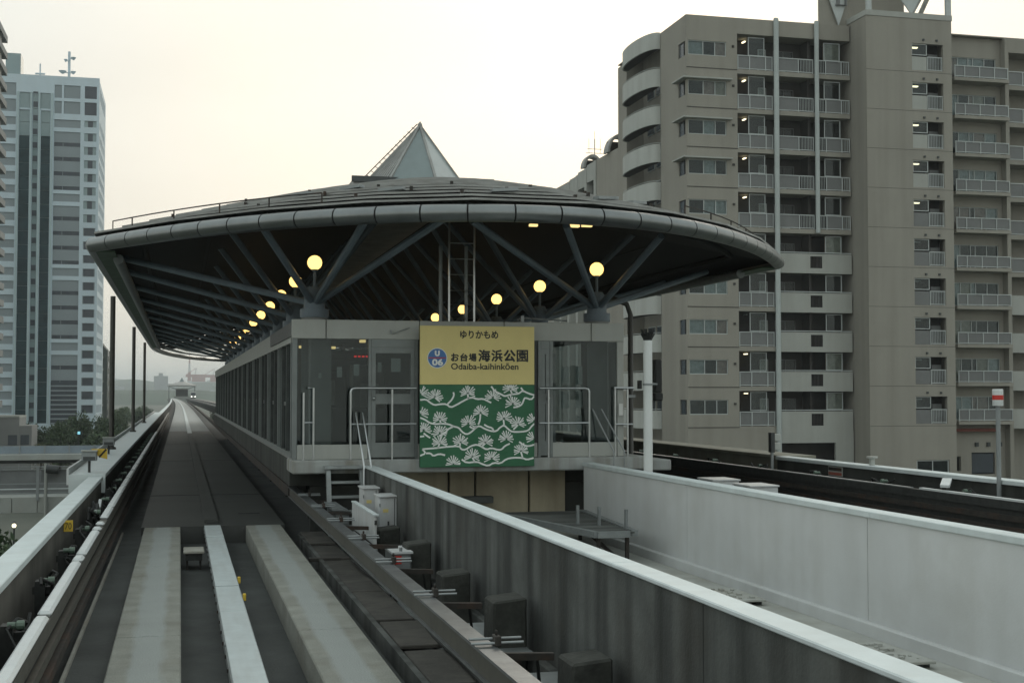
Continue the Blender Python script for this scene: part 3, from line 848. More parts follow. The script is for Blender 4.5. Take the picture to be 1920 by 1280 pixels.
h = thing('station_house', (SX, 23.5, 1.13), 'glazed end house of the station with pale fascia panels', 'station')
YF = 23.5
for (x0, x1) in ((1.88, 2.47), (2.485, 4.13), (4.145, 5.68), (5.695, 7.33), (7.345, 7.97)):
    BX('fascia_panel', x0, x1, YF - 0.05, YF + 0.02, 3.245, 3.58, 'panel_light', h, bevel=0.008)
a = MB(); a.box(1.90, 7.95, YF + 0.03, 29.5, 3.30, 3.55); a.build('house_roof', 'frame_dark', h)
BX('sill', 1.98, 3.22, YF - 0.03, YF + 0.05, 1.131, 1.39, 'panel_light', h, bevel=0.008)
BX('sill', 6.60, 7.835, YF - 0.03, YF + 0.05, 1.131, 1.39, 'panel_light', h, bevel=0.008)
BX('sill', 4.10, 6.32, YF - 0.03, YF + 0.05, 1.131, 1.39, 'panel_light', h, bevel=0.008)
BX('end_pier', 7.84, 7.965, YF - 0.04, YF + 0.5, 1.131, 3.243, 'panel_light', h, bevel=0.008)
BX('corner_post', 1.90, 1.975, YF - 0.03, YF + 0.05, 1.131, 3.243, 'mullion', h)
for x in (3.225, 4.06, 6.33, 6.555):
    BX('door_post', x, x + 0.05, YF - 0.04, YF + 0.04, 1.131, 3.243, 'mullion', h)
# back panel behind the sign
BX('back_panel', 4.115, 6.325, YF - 0.01, YF + 0.03, 1.391, 3.243, 'frame_dark', h)
BX('glass_pane', 1.98, 3.22, YF - 0.006, YF + 0.006, 1.395, 3.24, 'station_glass', h)
BX('glass_pane', 6.61, 7.835, YF - 0.006, YF + 0.006, 1.395, 3.24, 'station_glass', h)
def door(x0, x1, hinge):
    d = MB()
    fw = 0.075
    d.holed(x0, x1, YF - 0.03, YF + 0.03, 1.16, 3.10, [(x0 + fw, x1 - fw, 1.42, 2.10), (x0 + fw, x1 - fw, 2.28, 3.0)])
    o = d.build('door', 'mullion', h)
    for (z0, z1) in ((1.42, 2.10), (2.28, 3.0)):
        BX('pane', x0 + fw + 0.001, x1 - fw - 0.001, YF - 0.006, YF + 0.006, z0 + 0.001, z1 - 0.001, 'station_glass', o)
    hx = x0 + 0.04 if hinge else x1 - 0.04
    k = MB(); k.tube([(hx, YF - 0.03, 2.2), (hx, YF - 0.09, 2.2)], 0.018, 8); k.sphere((hx, YF - 0.10, 2.2), 0.032, 10, 6)
    k.build('knob', 'railing_steel', o, smooth=True)
    BX('transom', x0, x1, YF - 0.035, YF + 0.035, 3.103, 3.243, 'mullion', h)
door(3.28, 4.055, True)
door(6.385, 6.55, False)
# papers posted on the glass
for (x, z, w, hh) in ((3.02, 2.70, 0.10, 0.20), (2.72, 2.66, 0.09, 0.18), (2.38, 2.60, 0.05, 0.09), (3.43, 2.75, 0.07, 0.17), (3.72, 2.79, 0.17, 0.24),
                      (6.85, 2.62, 0.15, 0.30), (7.12, 2.62, 0.13, 0.34), (6.85, 2.17, 0.15, 0.30), (7.12, 2.17, 0.13, 0.30), (7.12, 1.75, 0.11, 0.28)):
    BX('notice', x - w / 2, x + w / 2, YF + 0.012, YF + 0.016, z - hh / 2, z + hh / 2, 'paper', h)
# things inside the house
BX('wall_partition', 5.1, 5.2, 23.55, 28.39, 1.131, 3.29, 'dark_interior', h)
BX('inner_column', 2.25, 2.62, 23.9, 24.3, 1.131, 3.29, 'column_concrete', h)
BX('inner_column', 7.40, 7.80, 23.9, 24.3, 1.131, 3.29, 'column_concrete', h)
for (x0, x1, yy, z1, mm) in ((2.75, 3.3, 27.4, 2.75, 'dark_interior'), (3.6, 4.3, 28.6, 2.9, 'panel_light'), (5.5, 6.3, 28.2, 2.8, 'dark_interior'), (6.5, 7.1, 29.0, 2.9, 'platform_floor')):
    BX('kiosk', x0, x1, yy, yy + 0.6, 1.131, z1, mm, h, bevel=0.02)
for (x, yy, zz, w_, hh) in ((2.9, 27.38, 2.3, 0.35, 0.5), (3.95, 28.58, 2.2, 0.4, 0.6), (5.9, 28.18, 2.3, 0.4, 0.5), (6.8, 28.98, 2.3, 0.35, 0.7)):
    BX('inner_poster', x - w_ / 2, x + w_ / 2, yy, yy + 0.015, zz - hh / 2, zz + hh / 2, 'paper', h)
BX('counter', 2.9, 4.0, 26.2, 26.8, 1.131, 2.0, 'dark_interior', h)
BX('bench', 5.6, 7.3, 26.0, 26.5, 1.131, 1.6, 'panel_light', h)
for (x, y) in ((2.55, 24.6), (2.85, 26.6), (3.35, 25.2), (6.6, 26.0), (2.5, 28.6), (3.2, 28.9)):
    BX('ceiling_lamp', x - 0.05, x + 0.05, y - 0.08, y + 0.08, 3.25, 3.299, 'lamp_warm', h)
t = thing('departure_display', (3.25, 27, 2.98), 'small red lit departure display hanging inside the glass house', 'display')
BX('case', 2.95, 3.75, 27.02, 27.1, 2.96, 3.12, 'frame_dark', t)
BX('hanger', 3.2, 3.24, 27.04, 27.08, 3.1205, 3.299, 'frame_dark', t)
for k in range(4):
    BX('lit_segment', 3.42 + 0.08 * k, 3.47 + 0.08 * k, 27.012, 27.0195, 3.02, 3.055, 'led_red', t)
# glazed platform sides
def side_wall(x, s, label, y0, y1, pitch):
    t = thing('platform_screen', (x, (y0 + y1) / 2, 1.13), label, 'glass screen', 'platform glass screens')
    run('head_beam', rect(x - 0.06, x + 0.06, 3.20, 3.56), y0, y1, 'panel_light', t)
    run('sill_beam', rect(x - 0.05, x + 0.05, 1.131, 1.22), y0, y1, 'mullion', t)
    n = int((y1 - y0) / pitch)
    for k in range(n):
        y = y0 + k * pitch
        BX('mullion', x - 0.06, x + 0.06, y, y + (0.07 if k % 3 else 0.12), 1.2205, 3.199, 'mullion' if k % 3 == 0 else 'frame_side', t)
        BX('pane', x - 0.005, x + 0.005, y + 0.125, y + pitch - 0.005, 1.2205, 3.199, 'station_glass', t)
        if k % 3 == 1:
            BX('door_rail', x - 0.02, x + 0.02, y + 0.125, y + pitch - 0.005, 2.05, 2.13, 'frame_dark', t)
side_wall(1.99, -1, 'long dark glass screen along the left side of the platform', 24.2, 78, 1.1)
side_wall(8.34, 1, 'glass screen along the right side of the platform', 29.6, 78, 2.2)
# an inner dark core so that the platform reads deep (lift and stair enclosure)
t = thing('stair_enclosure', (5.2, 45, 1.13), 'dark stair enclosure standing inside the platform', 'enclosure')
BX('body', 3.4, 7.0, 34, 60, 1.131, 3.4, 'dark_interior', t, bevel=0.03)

# ------------------------------------------------------------------ roof
RC, RR, RZ, Y0C, Y1C = 5.38, 7.0, 5.08, 26.2, 81.0
RB = 6.2                      # depth of the near end, a parabola in plan
def apse(an, s=0.0):
    q = (2 * (an - math.pi) / math.pi - 1)
    q = math.copysign(abs(q) ** 0.9, q)
    f = (RR - s) / RR
    return (RC + RR * f * q, Y0C + 0.45 * s - RB * f * (1 - q * q))

def upath(s, far=True, n=40, yend=None):
    """outline of the roof at inset s: open U (near apse, two sides) or the full stadium"""
    r = RR - s
    pts = [apse(math.pi + math.pi * k / n, s) for k in range(n + 1)]
    if far:
        for k in range(n + 1):
            a = math.pi * k / n
            pts.append((RC + r * math.cos(a), Y1C + (34.0 - s) * math.sin(a)))
    else:
        pts = [(RC - r, yend)] + pts + [(RC + r, yend)]
    return pts

def zr(s):
    q = min(s / 6.3, 1.0)
    return RZ + 0.16 + 1.60 * (1 - (1 - q) ** 1.3)

rf = thing('station_roof', (SX, 50, 5.0), 'big boat-shaped station roof with silver tube edge and grey slats', 'roof')
# edge tube in segments
def arc_seg(a0, a1, cy, r, n=4):
    return [(RC + r * math.cos(a0 + (a1 - a0) * k / n), cy + r * math.sin(a0 + (a1 - a0) * k / n), RZ) for k in range(n + 1)]
TR = 0.14
# equal-length tube segments along the apse
fine = [apse(math.pi + math.pi * k / 600) for k in range(601)]
acc = [0.0]
for k in range(600): acc.append(acc[-1] + math.dist(fine[k], fine[k + 1]))
def at_len(d):
    import bisect
    i = min(max(bisect.bisect(acc, d) - 1, 0), 599)
    f = (d - acc[i]) / max(acc[i + 1] - acc[i], 1e-9)
    return (fine[i][0] + (fine[i + 1][0] - fine[i][0]) * f, fine[i][1] + (fine[i + 1][1] - fine[i][1]) * f, RZ)
NS = 27
for k in range(NS):
    d0, d1 = acc[-1] * k / NS + 0.012, acc[-1] * (k + 1) / NS - 0.012
    MB().tube([at_len(d0 + (d1 - d0) * j / 5) for j in range(6)], TR, 20, True).build('edge_tube', 'pipe_silver', rf, smooth=True)
    if k < NS - 1: MB().tube([at_len(d1 + 0.002), at_len(d1 + 0.022)], TR * 0.93, 14, False).build('tube_joint', 'gap_black', rf)
y = Y0C
while y < Y1C - 0.1:
    ye = min(y + 3.88, Y1C)
    for sx in (-1, 1):
        MB().tube([(RC + sx * RR, y + 0.012, RZ), (RC + sx * RR, ye - 0.012, RZ)], TR, 14).build('edge_tube', 'pipe_silver', rf, smooth=True)
    y = ye
for k in range(16):
    a0 = math.pi * k / 16 + 0.002; a1 = math.pi * (k + 1) / 16 - 0.002
    MB().tube([(RC + RR * math.cos(a0 + (a1 - a0) * j / 4), Y1C + 34.0 * math.sin(a0 + (a1 - a0) * j / 4), RZ) for j in range(5)], TR, 10).build('edge_tube', 'pipe_silver', rf, smooth=True)
# gutter tubes under the straight edges and the verdigris fascia
for sx in (-1, 1):
    y = Y0C + 1.0
    while y < 79:
        ye = min(y + 17, 80)
        MB().tube([(RC + sx * (RR - 0.42), y, RZ - 0.16), (RC + sx * (RR - 0.42), ye - 0.1, RZ - 0.16)], 0.10, 12).build('gutter_tube', 'galvanised', rf, smooth=True)
        y = ye
    run('edge_fascia', rect(*sorted((RC + sx * (RR - 0.05), RC + sx * (RR - 0.40))), RZ - 0.13, RZ - 0.10), Y0C, 80.5, 'verdigris', rf)
# slats, one part each; the slope is faceted
NFAC = 9
def slat(s, w, th=0.05, far=True, lift=0.0, m='slat_grey', name='roof_slat'):
    o_, i_ = upath(s, far, NFAC, yend=79), upath(s + w, far, NFAC, yend=79)
    zo, zi = zr(s) + lift, zr(s + w) + lift
    if name == 'roof_slat': zi = zo + 0.2 * (zi - zo)
    secs = []
    for (p, q) in zip(o_, i_):
        secs.append([(p[0], p[1], zo), (q[0], q[1], zi), (q[0], q[1], zi - th), (p[0], p[1], zo - th)])
    return MB().loft(secs, True, far, True).build(name, m, rf)
NSL = 13
for k in range(NSL):
    slat(0.02 + 0.495 * k, 0.43, 0.035, True, lift=0.08)
# deck under the slats (near two thirds; the far apse is open slats)
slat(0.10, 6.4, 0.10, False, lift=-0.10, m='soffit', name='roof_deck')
# radial battens that carry the slats: visible joints and guards
rnd = random.Random(2)
for k in range(2, 31, 2):
    a = math.pi + math.pi * k / 32
    for s in ((0.75, 2.3) if k % 4 else (1.5,)):
        x, y = apse(a, s)
        z = zr(s) + 0.06
        MB().box(x - 0.025, x + 0.025, y - 0.03, y + 0.03, z - 0.03, z + rnd.uniform(0.02, 0.06)).build('snow_guard', 'rust_steel', rf)
# crown and its cap plates
a = MB(); a.box(SX - 1.6, SX + 1.6, 28.7, 90, 6.6, 6.95); a.build('crown', 'slat_grey', rf, bevel=0.02)
BX('crown_edge', SX - 1.64, SX + 1.64, 28.62, 28.698, 6.86, 6.99, 'frame_dark', rf)
BX('crown_hatch', SX + 0.65, SX + 1.55, 28.75, 30.2, 6.951, 7.05, 'slat_grey', rf, bevel=0.01)
# skylight hatches lying on the slope
for (ang, s) in ((218, 1.6), (229, 2.1), (243, 1.3), (268, 1.0), (291, 0.9), (308, 1.3)):
    aa = R(ang)
    x, y, z = *apse(aa, s), zr(s) + 0.07
    m_ = MB()
    tx, ty = -math.sin(aa), math.cos(aa)
    m_.bar((x - tx * 0.22, y - ty * 0.22, z), (x + tx * 0.22, y + ty * 0.22, z + 0.03), 0.16, 0.05)
    m_.build('vent_box', 'galvanised', rf)
# safety cable on stanchions round the near edge
pts = []
for k in range(33):
    a_ = math.pi * (1.0 + k / 32)
    pts.append((*apse(a_, 0.35), RZ + 0.48))
MB().tube([(pts[0][0], pts[0][1] , RZ + 0.15)] + pts[:10], 0.012, 6).build('safety_cable', 'rust_steel', rf)
MB().tube(pts[23:] + [(pts[-1][0], pts[-1][1], RZ + 0.15)], 0.012, 6).build('safety_cable', 'rust_steel', rf)
for k in list(range(1, 10, 2)) + list(range(23, 33, 2)):
    p = pts[k]
    MB().tube([(p[0], p[1], RZ + 0.12), p], 0.014, 6).build('stanchion', 'rust_steel', rf)
# purlins under the deck seen from below
for s in (0.9, 2.2, 3.5, 4.8):
    o_ = upath(s, False, yend=72)
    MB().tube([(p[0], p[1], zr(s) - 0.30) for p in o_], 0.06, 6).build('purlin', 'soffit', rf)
# far open rafters
for k in range(8):
    yy = 80 + 4.3 * k
    for sx in (-1, 1):
        half = RR if yy <= Y1C else RR * math.sqrt(max(1 - ((yy - Y1C) / 34.0) ** 2, 0.05))
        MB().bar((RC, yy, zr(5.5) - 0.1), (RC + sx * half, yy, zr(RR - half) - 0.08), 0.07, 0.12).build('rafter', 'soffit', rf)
# downlights under the near eave
for (x, y, z) in ((2.17, 23.4, 5.32), (6.85, 22.9, 5.32), (7.15, 23.1, 5.36), (7.5, 28.2, 6.0)):
    BX('downlight', x - 0.09, x + 0.09, y - 0.05, y + 0.05, z - 0.05, z, 'lamp_warm', rf)

# pyramid skylight
py = thing('pyramid_skylight', (SX, 29.5, 6.9), 'pointed glass and slat skylight on top of the station roof', 'skylight')
ap = Vector((SX, 29.5, 8.32))
base = [(-1.25, 0.35), (-0.80, -0.85), (0.14, -1.15), (0.95, -0.25), (0.66, 0.95), (-0.3, 1.2)]
BZ = 6.952
bp = [Vector((SX + x, 29.5 + y, BZ)) for x, y in base]
for k in range(6):
    p, q = bp[k], bp[(k + 1) % 6]
    c = (p + q) / 2; n_ = (q - p).cross(ap - p).normalized() * 0.02
    if k == 0:
        for j in range(9):
            f0, f1 = j / 9, (j + 0.55) / 9
            a, b = p.lerp(q, f0), p.lerp(q, f1)
            m_ = MB(); m_.add([a, b, ap, a - n_ * 2, b - n_ * 2, ap - n_], [(0, 1, 2), (5, 4, 3), (0, 3, 4, 1), (1, 4, 5, 2), (2, 5, 3, 0)])
            m_.build('louvre', 'slat_grey', py)
        m_ = MB(); m_.add([p - n_ * 4, q - n_ * 4, ap - n_ * 4, p - n_ * 5, q - n_ * 5, ap - n_ * 5], [(0, 1, 2), (5, 4, 3), (0, 3, 4, 1), (1, 4, 5, 2), (2, 5, 3, 0)]); m_.build('backing', 'gap_black', py)
    else:
        m_ = MB(); m_.add([p, q, ap, p - n_, q - n_, ap - n_], [(0, 1, 2), (5, 4, 3), (0, 3, 4, 1), (1, 4, 5, 2), (2, 5, 3, 0)])
        m_.build('glass_face', ['', 'skylight_panel', 'skylight_panel_pale', 'skylight_panel_pale', 'skylight_panel', 'skylight_panel'][k], py)
    MB().bar(p, ap, 0.055, 0.06).build('ridge_bar', 'slat_grey', py)
lad = MB()
d0 = (ap - bp[0]); off = Vector((-0.10, 0, 0.06))
lad.tube([bp[0] + off, ap + off * 0.6], 0.012, 6)
for j in range(14):
    lad.tube([bp[0] + d0 * (j / 14), bp[0] + d0 * (j / 14) + off], 0.008, 5)
lad.build('side_rail', 'rust_steel', py)
m_ = MB(); m_.lathe(ap.x, ap.y, [(0.06, ap.z - 0.03), (0.05, ap.z + 0.03), (0.012, ap.z + 0.09)], 8); m_.build('finial', 'slat_grey', py)

# ------------------------------------------------------------------ columns with spreading struts, globe lamps
def column(x, y, ends, label):
    t = thing('roof_column', (x, y, 1.13), label, 'column', 'roof columns')
    m_ = MB(); m_.lathe(x, y, [(0.24, 1.131), (0.24, 3.70)], 14); m_.build('shaft', 'column_concrete', t, smooth=True)
    m_ = MB(); m_.lathe(x, y, [(0.27, 3.701), (0.27, 3.86), (0.20, 3.861), (0.19, 4.15), (0.12, 4.28)], 12); m_.build('head', 'strut_blue', t, smooth=True)
    for (ex, ey, ez) in ends:
        d = (Vector((ex, ey, 0)) - Vector((x, y, 0))).normalized()
        MB().tube([(x + d.x * 0.1, y + d.y * 0.1, 3.98), (ex, ey, ez)], 0.066, 8).build('strut', 'strut_blue', t, smooth=True)
    return t
def globe(x, y, label):
    t = thing('globe_lamp', (x, y, 4.28), label, 'lamp', 'globe lamps')
    MB().tube([(x, y, 4.285), (x, y, 4.60)], 0.028, 8).build('stem', 'strut_blue', t)
    MB().lathe(x, y, [(0.045, 4.57), (0.06, 4.60), (0.055, 4.615)], 10).build('collar', 'strut_blue', t)
    MB().sphere((x, y, 4.735), 0.137, 18, 12).build('globe', 'globe_glow', t, smooth=True)
CP = 4.3
for side, xs, sg in (('left', SX - 2.77, -1), ('right', SX + 2.77, 1)):
    for k in range(11):
        y = 25.1 + CP * k
        if k == 0:
            if sg < 0: ends = [(-1.17, 28.3, 5.05), (1.35, 23.1, 5.12), (2.92, 21.65, 5.12), (4.25, 21.7, 5.2)]
            else: ends = [(4.75, 21.9, 5.2), (6.29, 21.5, 5.12), (8.4, 22.6, 5.12), (11.6, 28.3, 5.05)]
        else:
            ends = [(SX + sg * 6.4, y + 1.6, 5.02), (xs + sg * 1.6, y - 1.9, 5.75), (xs - sg * 1.9, y - 1.2, 6.35), (xs - sg * 1.9, y + 1.5, 6.35)]
        column(xs, y, ends, 'steel headed roof column in the %s row, %s from the near end' % (side, ORD[k] if k else 'first'))
        globe(xs, y, 'glowing globe lamp in the %s row, %s from the near end' % (side, ORD[k] if k else 'first'))

# downpipe posts from roof edge to left wall, and the bent one at right
for k, y in enumerate((37.5, 54.5, 71.0)):
    t = thing('downpipe', (-1.78, y, 0.79), 'dark rainwater post between left wall and roof edge, %s from the camera' % ORD[k], 'downpipe', 'rainwater posts')
    MB().tube([(-1.78, y, 0.792), (-1.78, y, RZ - 0.17)], 0.07, 10).build('pipe', 'downpipe', t, smooth=True)
    MB().lathe(-1.78, y, [(0.12, 0.791), (0.12, 0.84), (0.08, 0.86)], 10).build('base_collar', 'downpipe', t)
t = thing('bent_downpipe', (8.95, 26, 0.9), 'dark bent rainwater pipe beside the right end of the house', 'downpipe')
MB().tube([(9.0, 25.2, 0.0), (8.98, 26.0, 1.0), (8.98, 26.0, 3.9), (8.9, 26.0, 4.12), (8.55, 26.0, 4.25), (8.1, 25.5, 4.0)], 0.055, 10).build('pipe', 'downpipe', t, smooth=True)
BX('pipe_clip', 8.90, 9.06, 25.93, 26.07, 2.2, 2.26, 'galvanised', t)

# ladder behind the sign
t = thing('roof_ladder', (5.0, 23.9, 3.55), 'steel ladder and poles rising behind the station sign to the roof', 'ladder')
for x in (4.76, 5.23):
    MB().tube([(x, 23.9, 3.551), (x, 23.9, 5.5)], 0.02, 8).build('side_rail', 'railing_steel', t)
for z in (3.66, 3.91, 4.17, 4.46, 4.75, 5.04):
    MB().tube([(4.765, 23.9, z), (5.225, 23.9, z)], 0.011, 6).build('rung', 'railing_steel', t)
for x in (4.63, 5.11):
    MB().tube([(x, 24.05, 3.551), (x, 24.05, 4.70), (x, 24.05, 5.0)], 0.035, 8).build('pole', 'galvanised', t, smooth=True)
# antenna stub on top of house fascia
t = thing('conduit_run', (6.2, 23.6, 3.58), 'thin cable conduit lying along the house roof edge beside the sign', 'conduit')
MB().tube([(5.95, 23.55, 3.63), (6.1, 23.55, 3.66), (6.9, 23.55, 3.62)], 0.014, 6).build('conduit', 'galvanised', t)
BX('saddle', 6.02, 6.08, 23.52, 23.58, 3.581, 3.70, 'galvanised', t)
# security camera on the fascia
t = thing('wall_camera', (3.72, 23.42, 3.36), 'small camera bracket on the pale fascia left of the sign', 'camera')
MB().tube([(3.62, 23.449, 3.40), (3.62, 23.40, 3.40), (3.62, 23.40, 3.34)], 0.014, 6).build('bracket', 'galvanised', t)
MB().tube([(3.64, 23.39, 3.34), (3.95, 23.40, 3.45)], 0.008, 6).build('arm', 'galvanised', t)

# ------------------------------------------------------------------ railings, stair
def railing(name_label, posts, x0, x1, y, z0, z1, mid, bend=None):
    t = thing('hand_railing', ((x0 + x1) / 2, y, z0), name_label, 'railing', 'platform end railings')
    r_ = 0.024
    if bend == 'L': pts = [(x0, y, z1 - 0.08), (x0 + 0.02, y, z1 - 0.02), (x0 + 0.08, y, z1), (x1, y, z1)]
    elif bend == 'R': pts = [(x0, y, z1), (x1 - 0.08, y, z1), (x1 - 0.02, y, z1 - 0.02), (x1, y, z1 - 0.08)]
    else: pts = [(x0, y, z1), (x1, y, z1)]
    MB().tube(pts, r_, 10).build('top_rail', 'railing_steel', t, smooth=True)
    MB().tube([(x0, y, mid), (x1, y, mid)], 0.018, 8).build('mid_rail', 'railing_steel', t, smooth=True)
    for p in posts:
        MB().tube([(p, y, z0), (p, y, z1 - (0.08 if p in (x0, x1) and bend else 0.02))], 0.02, 8).build('post', 'railing_steel', t, smooth=True)
    return t
railing('steel railing left of the sign in front of the door', (2.89, 3.62), 2.89, 4.05, 23.27, 1.131, 2.38, 1.75, 'L')
railing('steel railing right of the sign on the end slab', (6.47, 7.24), 6.3, 7.24, 23.27, 1.131, 2.38, 1.75, 'R')
def gate_posts(label, x0, x1, y):
    t = thing('end_barrier', ((x0 + x1) / 2, y, 1.13), label, 'railing', 'short end barriers')
    MB().tube([(x0, y, 1.131), (x0, y, 2.30)], 0.018, 8).build('post', 'railing_steel', t)
    MB().tube([(x1, y, 1.131), (x1, y, 2.38), (x1 - 0.10, y, 2.38)], 0.02, 8).build('post', 'railing_steel', t)
    MB().tube([(x0, y, 1.78), (x1, y, 1.78)], 0.014, 8).build('mid_rail', 'railing_steel', t)
gate_posts('short steel barrier at the left corner of the glass house', 2.08, 2.25, 23.3)
t = thing('end_barrier', (7.9, 23.4, 1.13), 'short steel barrier at the right end of the slab beside the pipe', 'railing', 'short end barriers')
for x in (7.78, 8.02):
    MB().tube([(x, 23.4, 1.131), (x, 23.4, 2.385)], 0.02, 8).build('post', 'railing_steel', t)
MB().tube([(7.76, 23.4, 2.386), (8.14, 23.4, 2.386)], 0.022, 8).build('top_rail', 'railing_steel', t)
MB().tube([(7.78, 23.4, 1.72), (8.12, 23.4, 1.72)], 0.016, 8).build('mid_rail', 'railing_steel', t)
BX('notice_plate', 7.86, 7.94, 23.43, 23.44, 1.88, 2.1, 'paper', t)
# left stair down to the track and its sloping handrails
t = thing('track_stair', (2.8, 22.9, -0.3), 'grey steel stair from the platform end down to the left track', 'stair')
for x in (2.49, 3.06):
    MB().bar((x, 23.16, 1.03), (x, 22.72, -0.12), 0.07, 0.13).build('stringer', 'stair_steel', t)
BX('top_tread', 2.42, 3.12, 23.02, 23.215, 0.99, 1.04, 'stair_steel', t)
for k in range(4):
    f = (k + 0.9) / 4.6
    BX('tread', 2.53, 3.02, 23.14 - 0.42 * f - 0.10, 23.14 - 0.42 * f + 0.08, 1.0 - 1.12 * f - 0.04, 1.0 - 1.12 * f, 'stair_steel', t, bevel=0.004)
BX('landing_foot', 2.45, 3.1, 22.3, 22.68, -0.298, -0.12, 'wall_dark', t)
for x in (2.98, 3.10):
    MB().tube([(x, 23.25, 1.95), (x + 0.06, 22.6, 1.05), (x + 0.06, 22.6, 0.25)], 0.017, 8).build('handrail', 'railing_steel', t, smooth=True)
t = thing('slab_stair_rail', (7.4, 23, 1.0), 'sloping steel handrails beside the right railing going down behind the pale wall', 'handrail')
for (xa, xb) in ((7.28, 7.52), (7.45, 7.72)):
    MB().tube([(xa, 23.2, 2.0), (xb, 22.7, 1.25), (xb, 22.7, 1.0)], 0.014, 8).build('handrail', 'galvanised', t)
for xb in (7.52, 7.72):
    MB().tube([(xb, 22.7, 0.999), (xb, 22.7, -0.29)], 0.014, 8).build('post', 'galvanised', t)
# right extension ledge of the slab
t = thing('slab_extension', (8.7, 24, 0.0), 'pale concrete ledge at the right end of the platform slab', 'ledge')
a = MB(); a.box(8.43, 8.95, 23.6, 26, 0.85, 1.05); a.build('ledge', 'slab_edge', t, bevel=0.02)
BX('ledge_support', 8.5, 8.8, 23.9, 25.8, -0.298, 0.8495, 'wall_outer_dark', t)

# steel bracket frame in the gap
t = thing('bracket_frame', (6.1, 20, -0.26), 'grey steel walkway frame with upright stubs in the gap between the walls', 'steel frame')
for pts in ([(5.3, 22.6, 0.2), (5.75, 20.2, 0.2)], [(5.75, 20.2, 0.2), (6.0, 18.9, 0.2)], [(6.0, 18.9, 0.2), (6.5, 18.9, 0.2)], [(6.9, 22.6, 0.2), (6.62, 19.0, 0.2)]):
    MB().bar(pts[0], pts[1], 0.10, 0.09).build('channel', 'galvanised', t)
a = MB(); a.add([(5.34, 22.6, 0.205), (6.86, 22.6, 0.205), (6.6, 18.95, 0.205), (6.02, 18.95, 0.205), (5.34, 22.6, 0.225), (6.86, 22.6, 0.225), (6.6, 18.95, 0.225), (6.02, 18.95, 0.225)], [(0, 1, 2, 3), (7, 6, 5, 4), (0, 4, 5, 1), (1, 5, 6, 2), (2, 6, 7, 3), (3, 7, 4, 0)])
a.build('grating', 'wall_dark', t)
for (x, y) in ((6.12, 20.3), (6.38, 20.0), (6.62, 19.4)):
    MB().bar((x, y, 0.226), (x, y, 0.52), 0.04, 0.06).build('stub', 'galvanised', t)
for (x, y) in ((6.48, 18.95), (6.05, 19.0), (5.5, 22.4), (6.8, 22.4)):
    MB().bar((x, y, 0.15), (x, y, -0.26), 0.05, 0.06).build('leg', 'rust_steel', t)
MB().bar((6.05, 19.3, 0.14), (6.46, 18.98, -0.28), 0.04, 0.05).build('brace', 'rust_steel', t)

# ------------------------------------------------------------------ station sign
sg = thing('station_sign', (5.21, 23.1, 0.97), 'yellow and green station name sign with white pine pattern', 'sign')
SX0, SX1, SZ0, SZ1, YS = 4.09, 6.165, 0.99, 3.48, 23.12
ZM = SZ1 - (550 - 50) / 1200 * (SZ1 - SZ0)
BX('yellow_panel', SX0, SX1, YS, YS + 0.06, ZM + 0.001, SZ1, 'sign_yellow', sg, bevel=0.004)
gp = BX('green_panel', SX0, SX1, YS, YS + 0.06, SZ0, ZM - 0.001, 'sign_green', sg, bevel=0.004)
for x in (4.5, 5.9):
    BX('backing_post', x, x + 0.08, YS + 0.061, YS + 0.15, 1.135, 3.45, 'galvanised', sg)
    BX('standoff', x, x + 0.08, YS + 0.151, YF - 0.052, 3.26, 3.34, 'galvanised', sg)
def S(zx, zy): return (SX0 + (zx - 40) / 972 * (SX1 - SX0), SZ1 - (zy - 50) / 1200 * (SZ1 - SZ0))
def sletter(body, zx0, zx1, zy0, zy1, off=0.0, m='sign_black'):
    a, b = S(zx0, zy1), S(zx1, zy0)
    lettering(body, 0.2, ((a[0] + b[0]) / 2, YS - 0.003, (a[1] + b[1]) / 2), m, sg, 0, fit_w=b[0] - a[0], fit_h=b[1] - a[1], bold=off)
sletter('ゆりかもめ', 375, 700, 88, 158, 0.004)
sletter('お', 298, 365, 283, 352, 0.006); sletter('台', 375, 440, 283, 352, 0.006); sletter('場', 448, 515, 283, 352, 0.005)
sletter('海', 528, 632, 250, 354, 0.008); sletter('浜', 640, 738, 250, 354, 0.008); sletter('公', 746, 850, 250, 354, 0.010); sletter('園', 858, 958, 250, 354, 0.006)
sletter('Odaiba-kaihinkōen', 298, 874, 365, 422, 0.003)
cx, cz = S(182, 325)
m_ = MB(); nn = 40; rr_ = 0.178
def disc(cx, cz, r, y, n=40): return [(cx + r * math.cos(2 * math.pi * k / n), cz + r * math.sin(2 * math.pi * k / n)) for k in range(n)]
MB().prism(disc(cx, cz, rr_, 0), YS - 0.004, YS - 0.001).build('badge_ring', 'sign_white', sg)
MB().prism(disc(cx, cz, rr_ * 0.93, 0), YS - 0.007, YS - 0.0045).build('badge_disc', 'sign_blue', sg)
BX('badge_line', cx - 0.155, cx + 0.155, YS - 0.010, YS - 0.0075, cz - 0.006, cz + 0.012, 'sign_red', sg)
lettering('U', 0.1, (cx, YS - 0.011, cz + 0.082), 'sign_white', sg, 0, fit_w=0.09, fit_h=0.10, bold=0.009)
lettering('06', 0.1, (cx + 0.005, YS - 0.011, cz - 0.075), 'sign_white', sg, 0, fit_w=0.20, fit_h=0.12, bold=0.008)
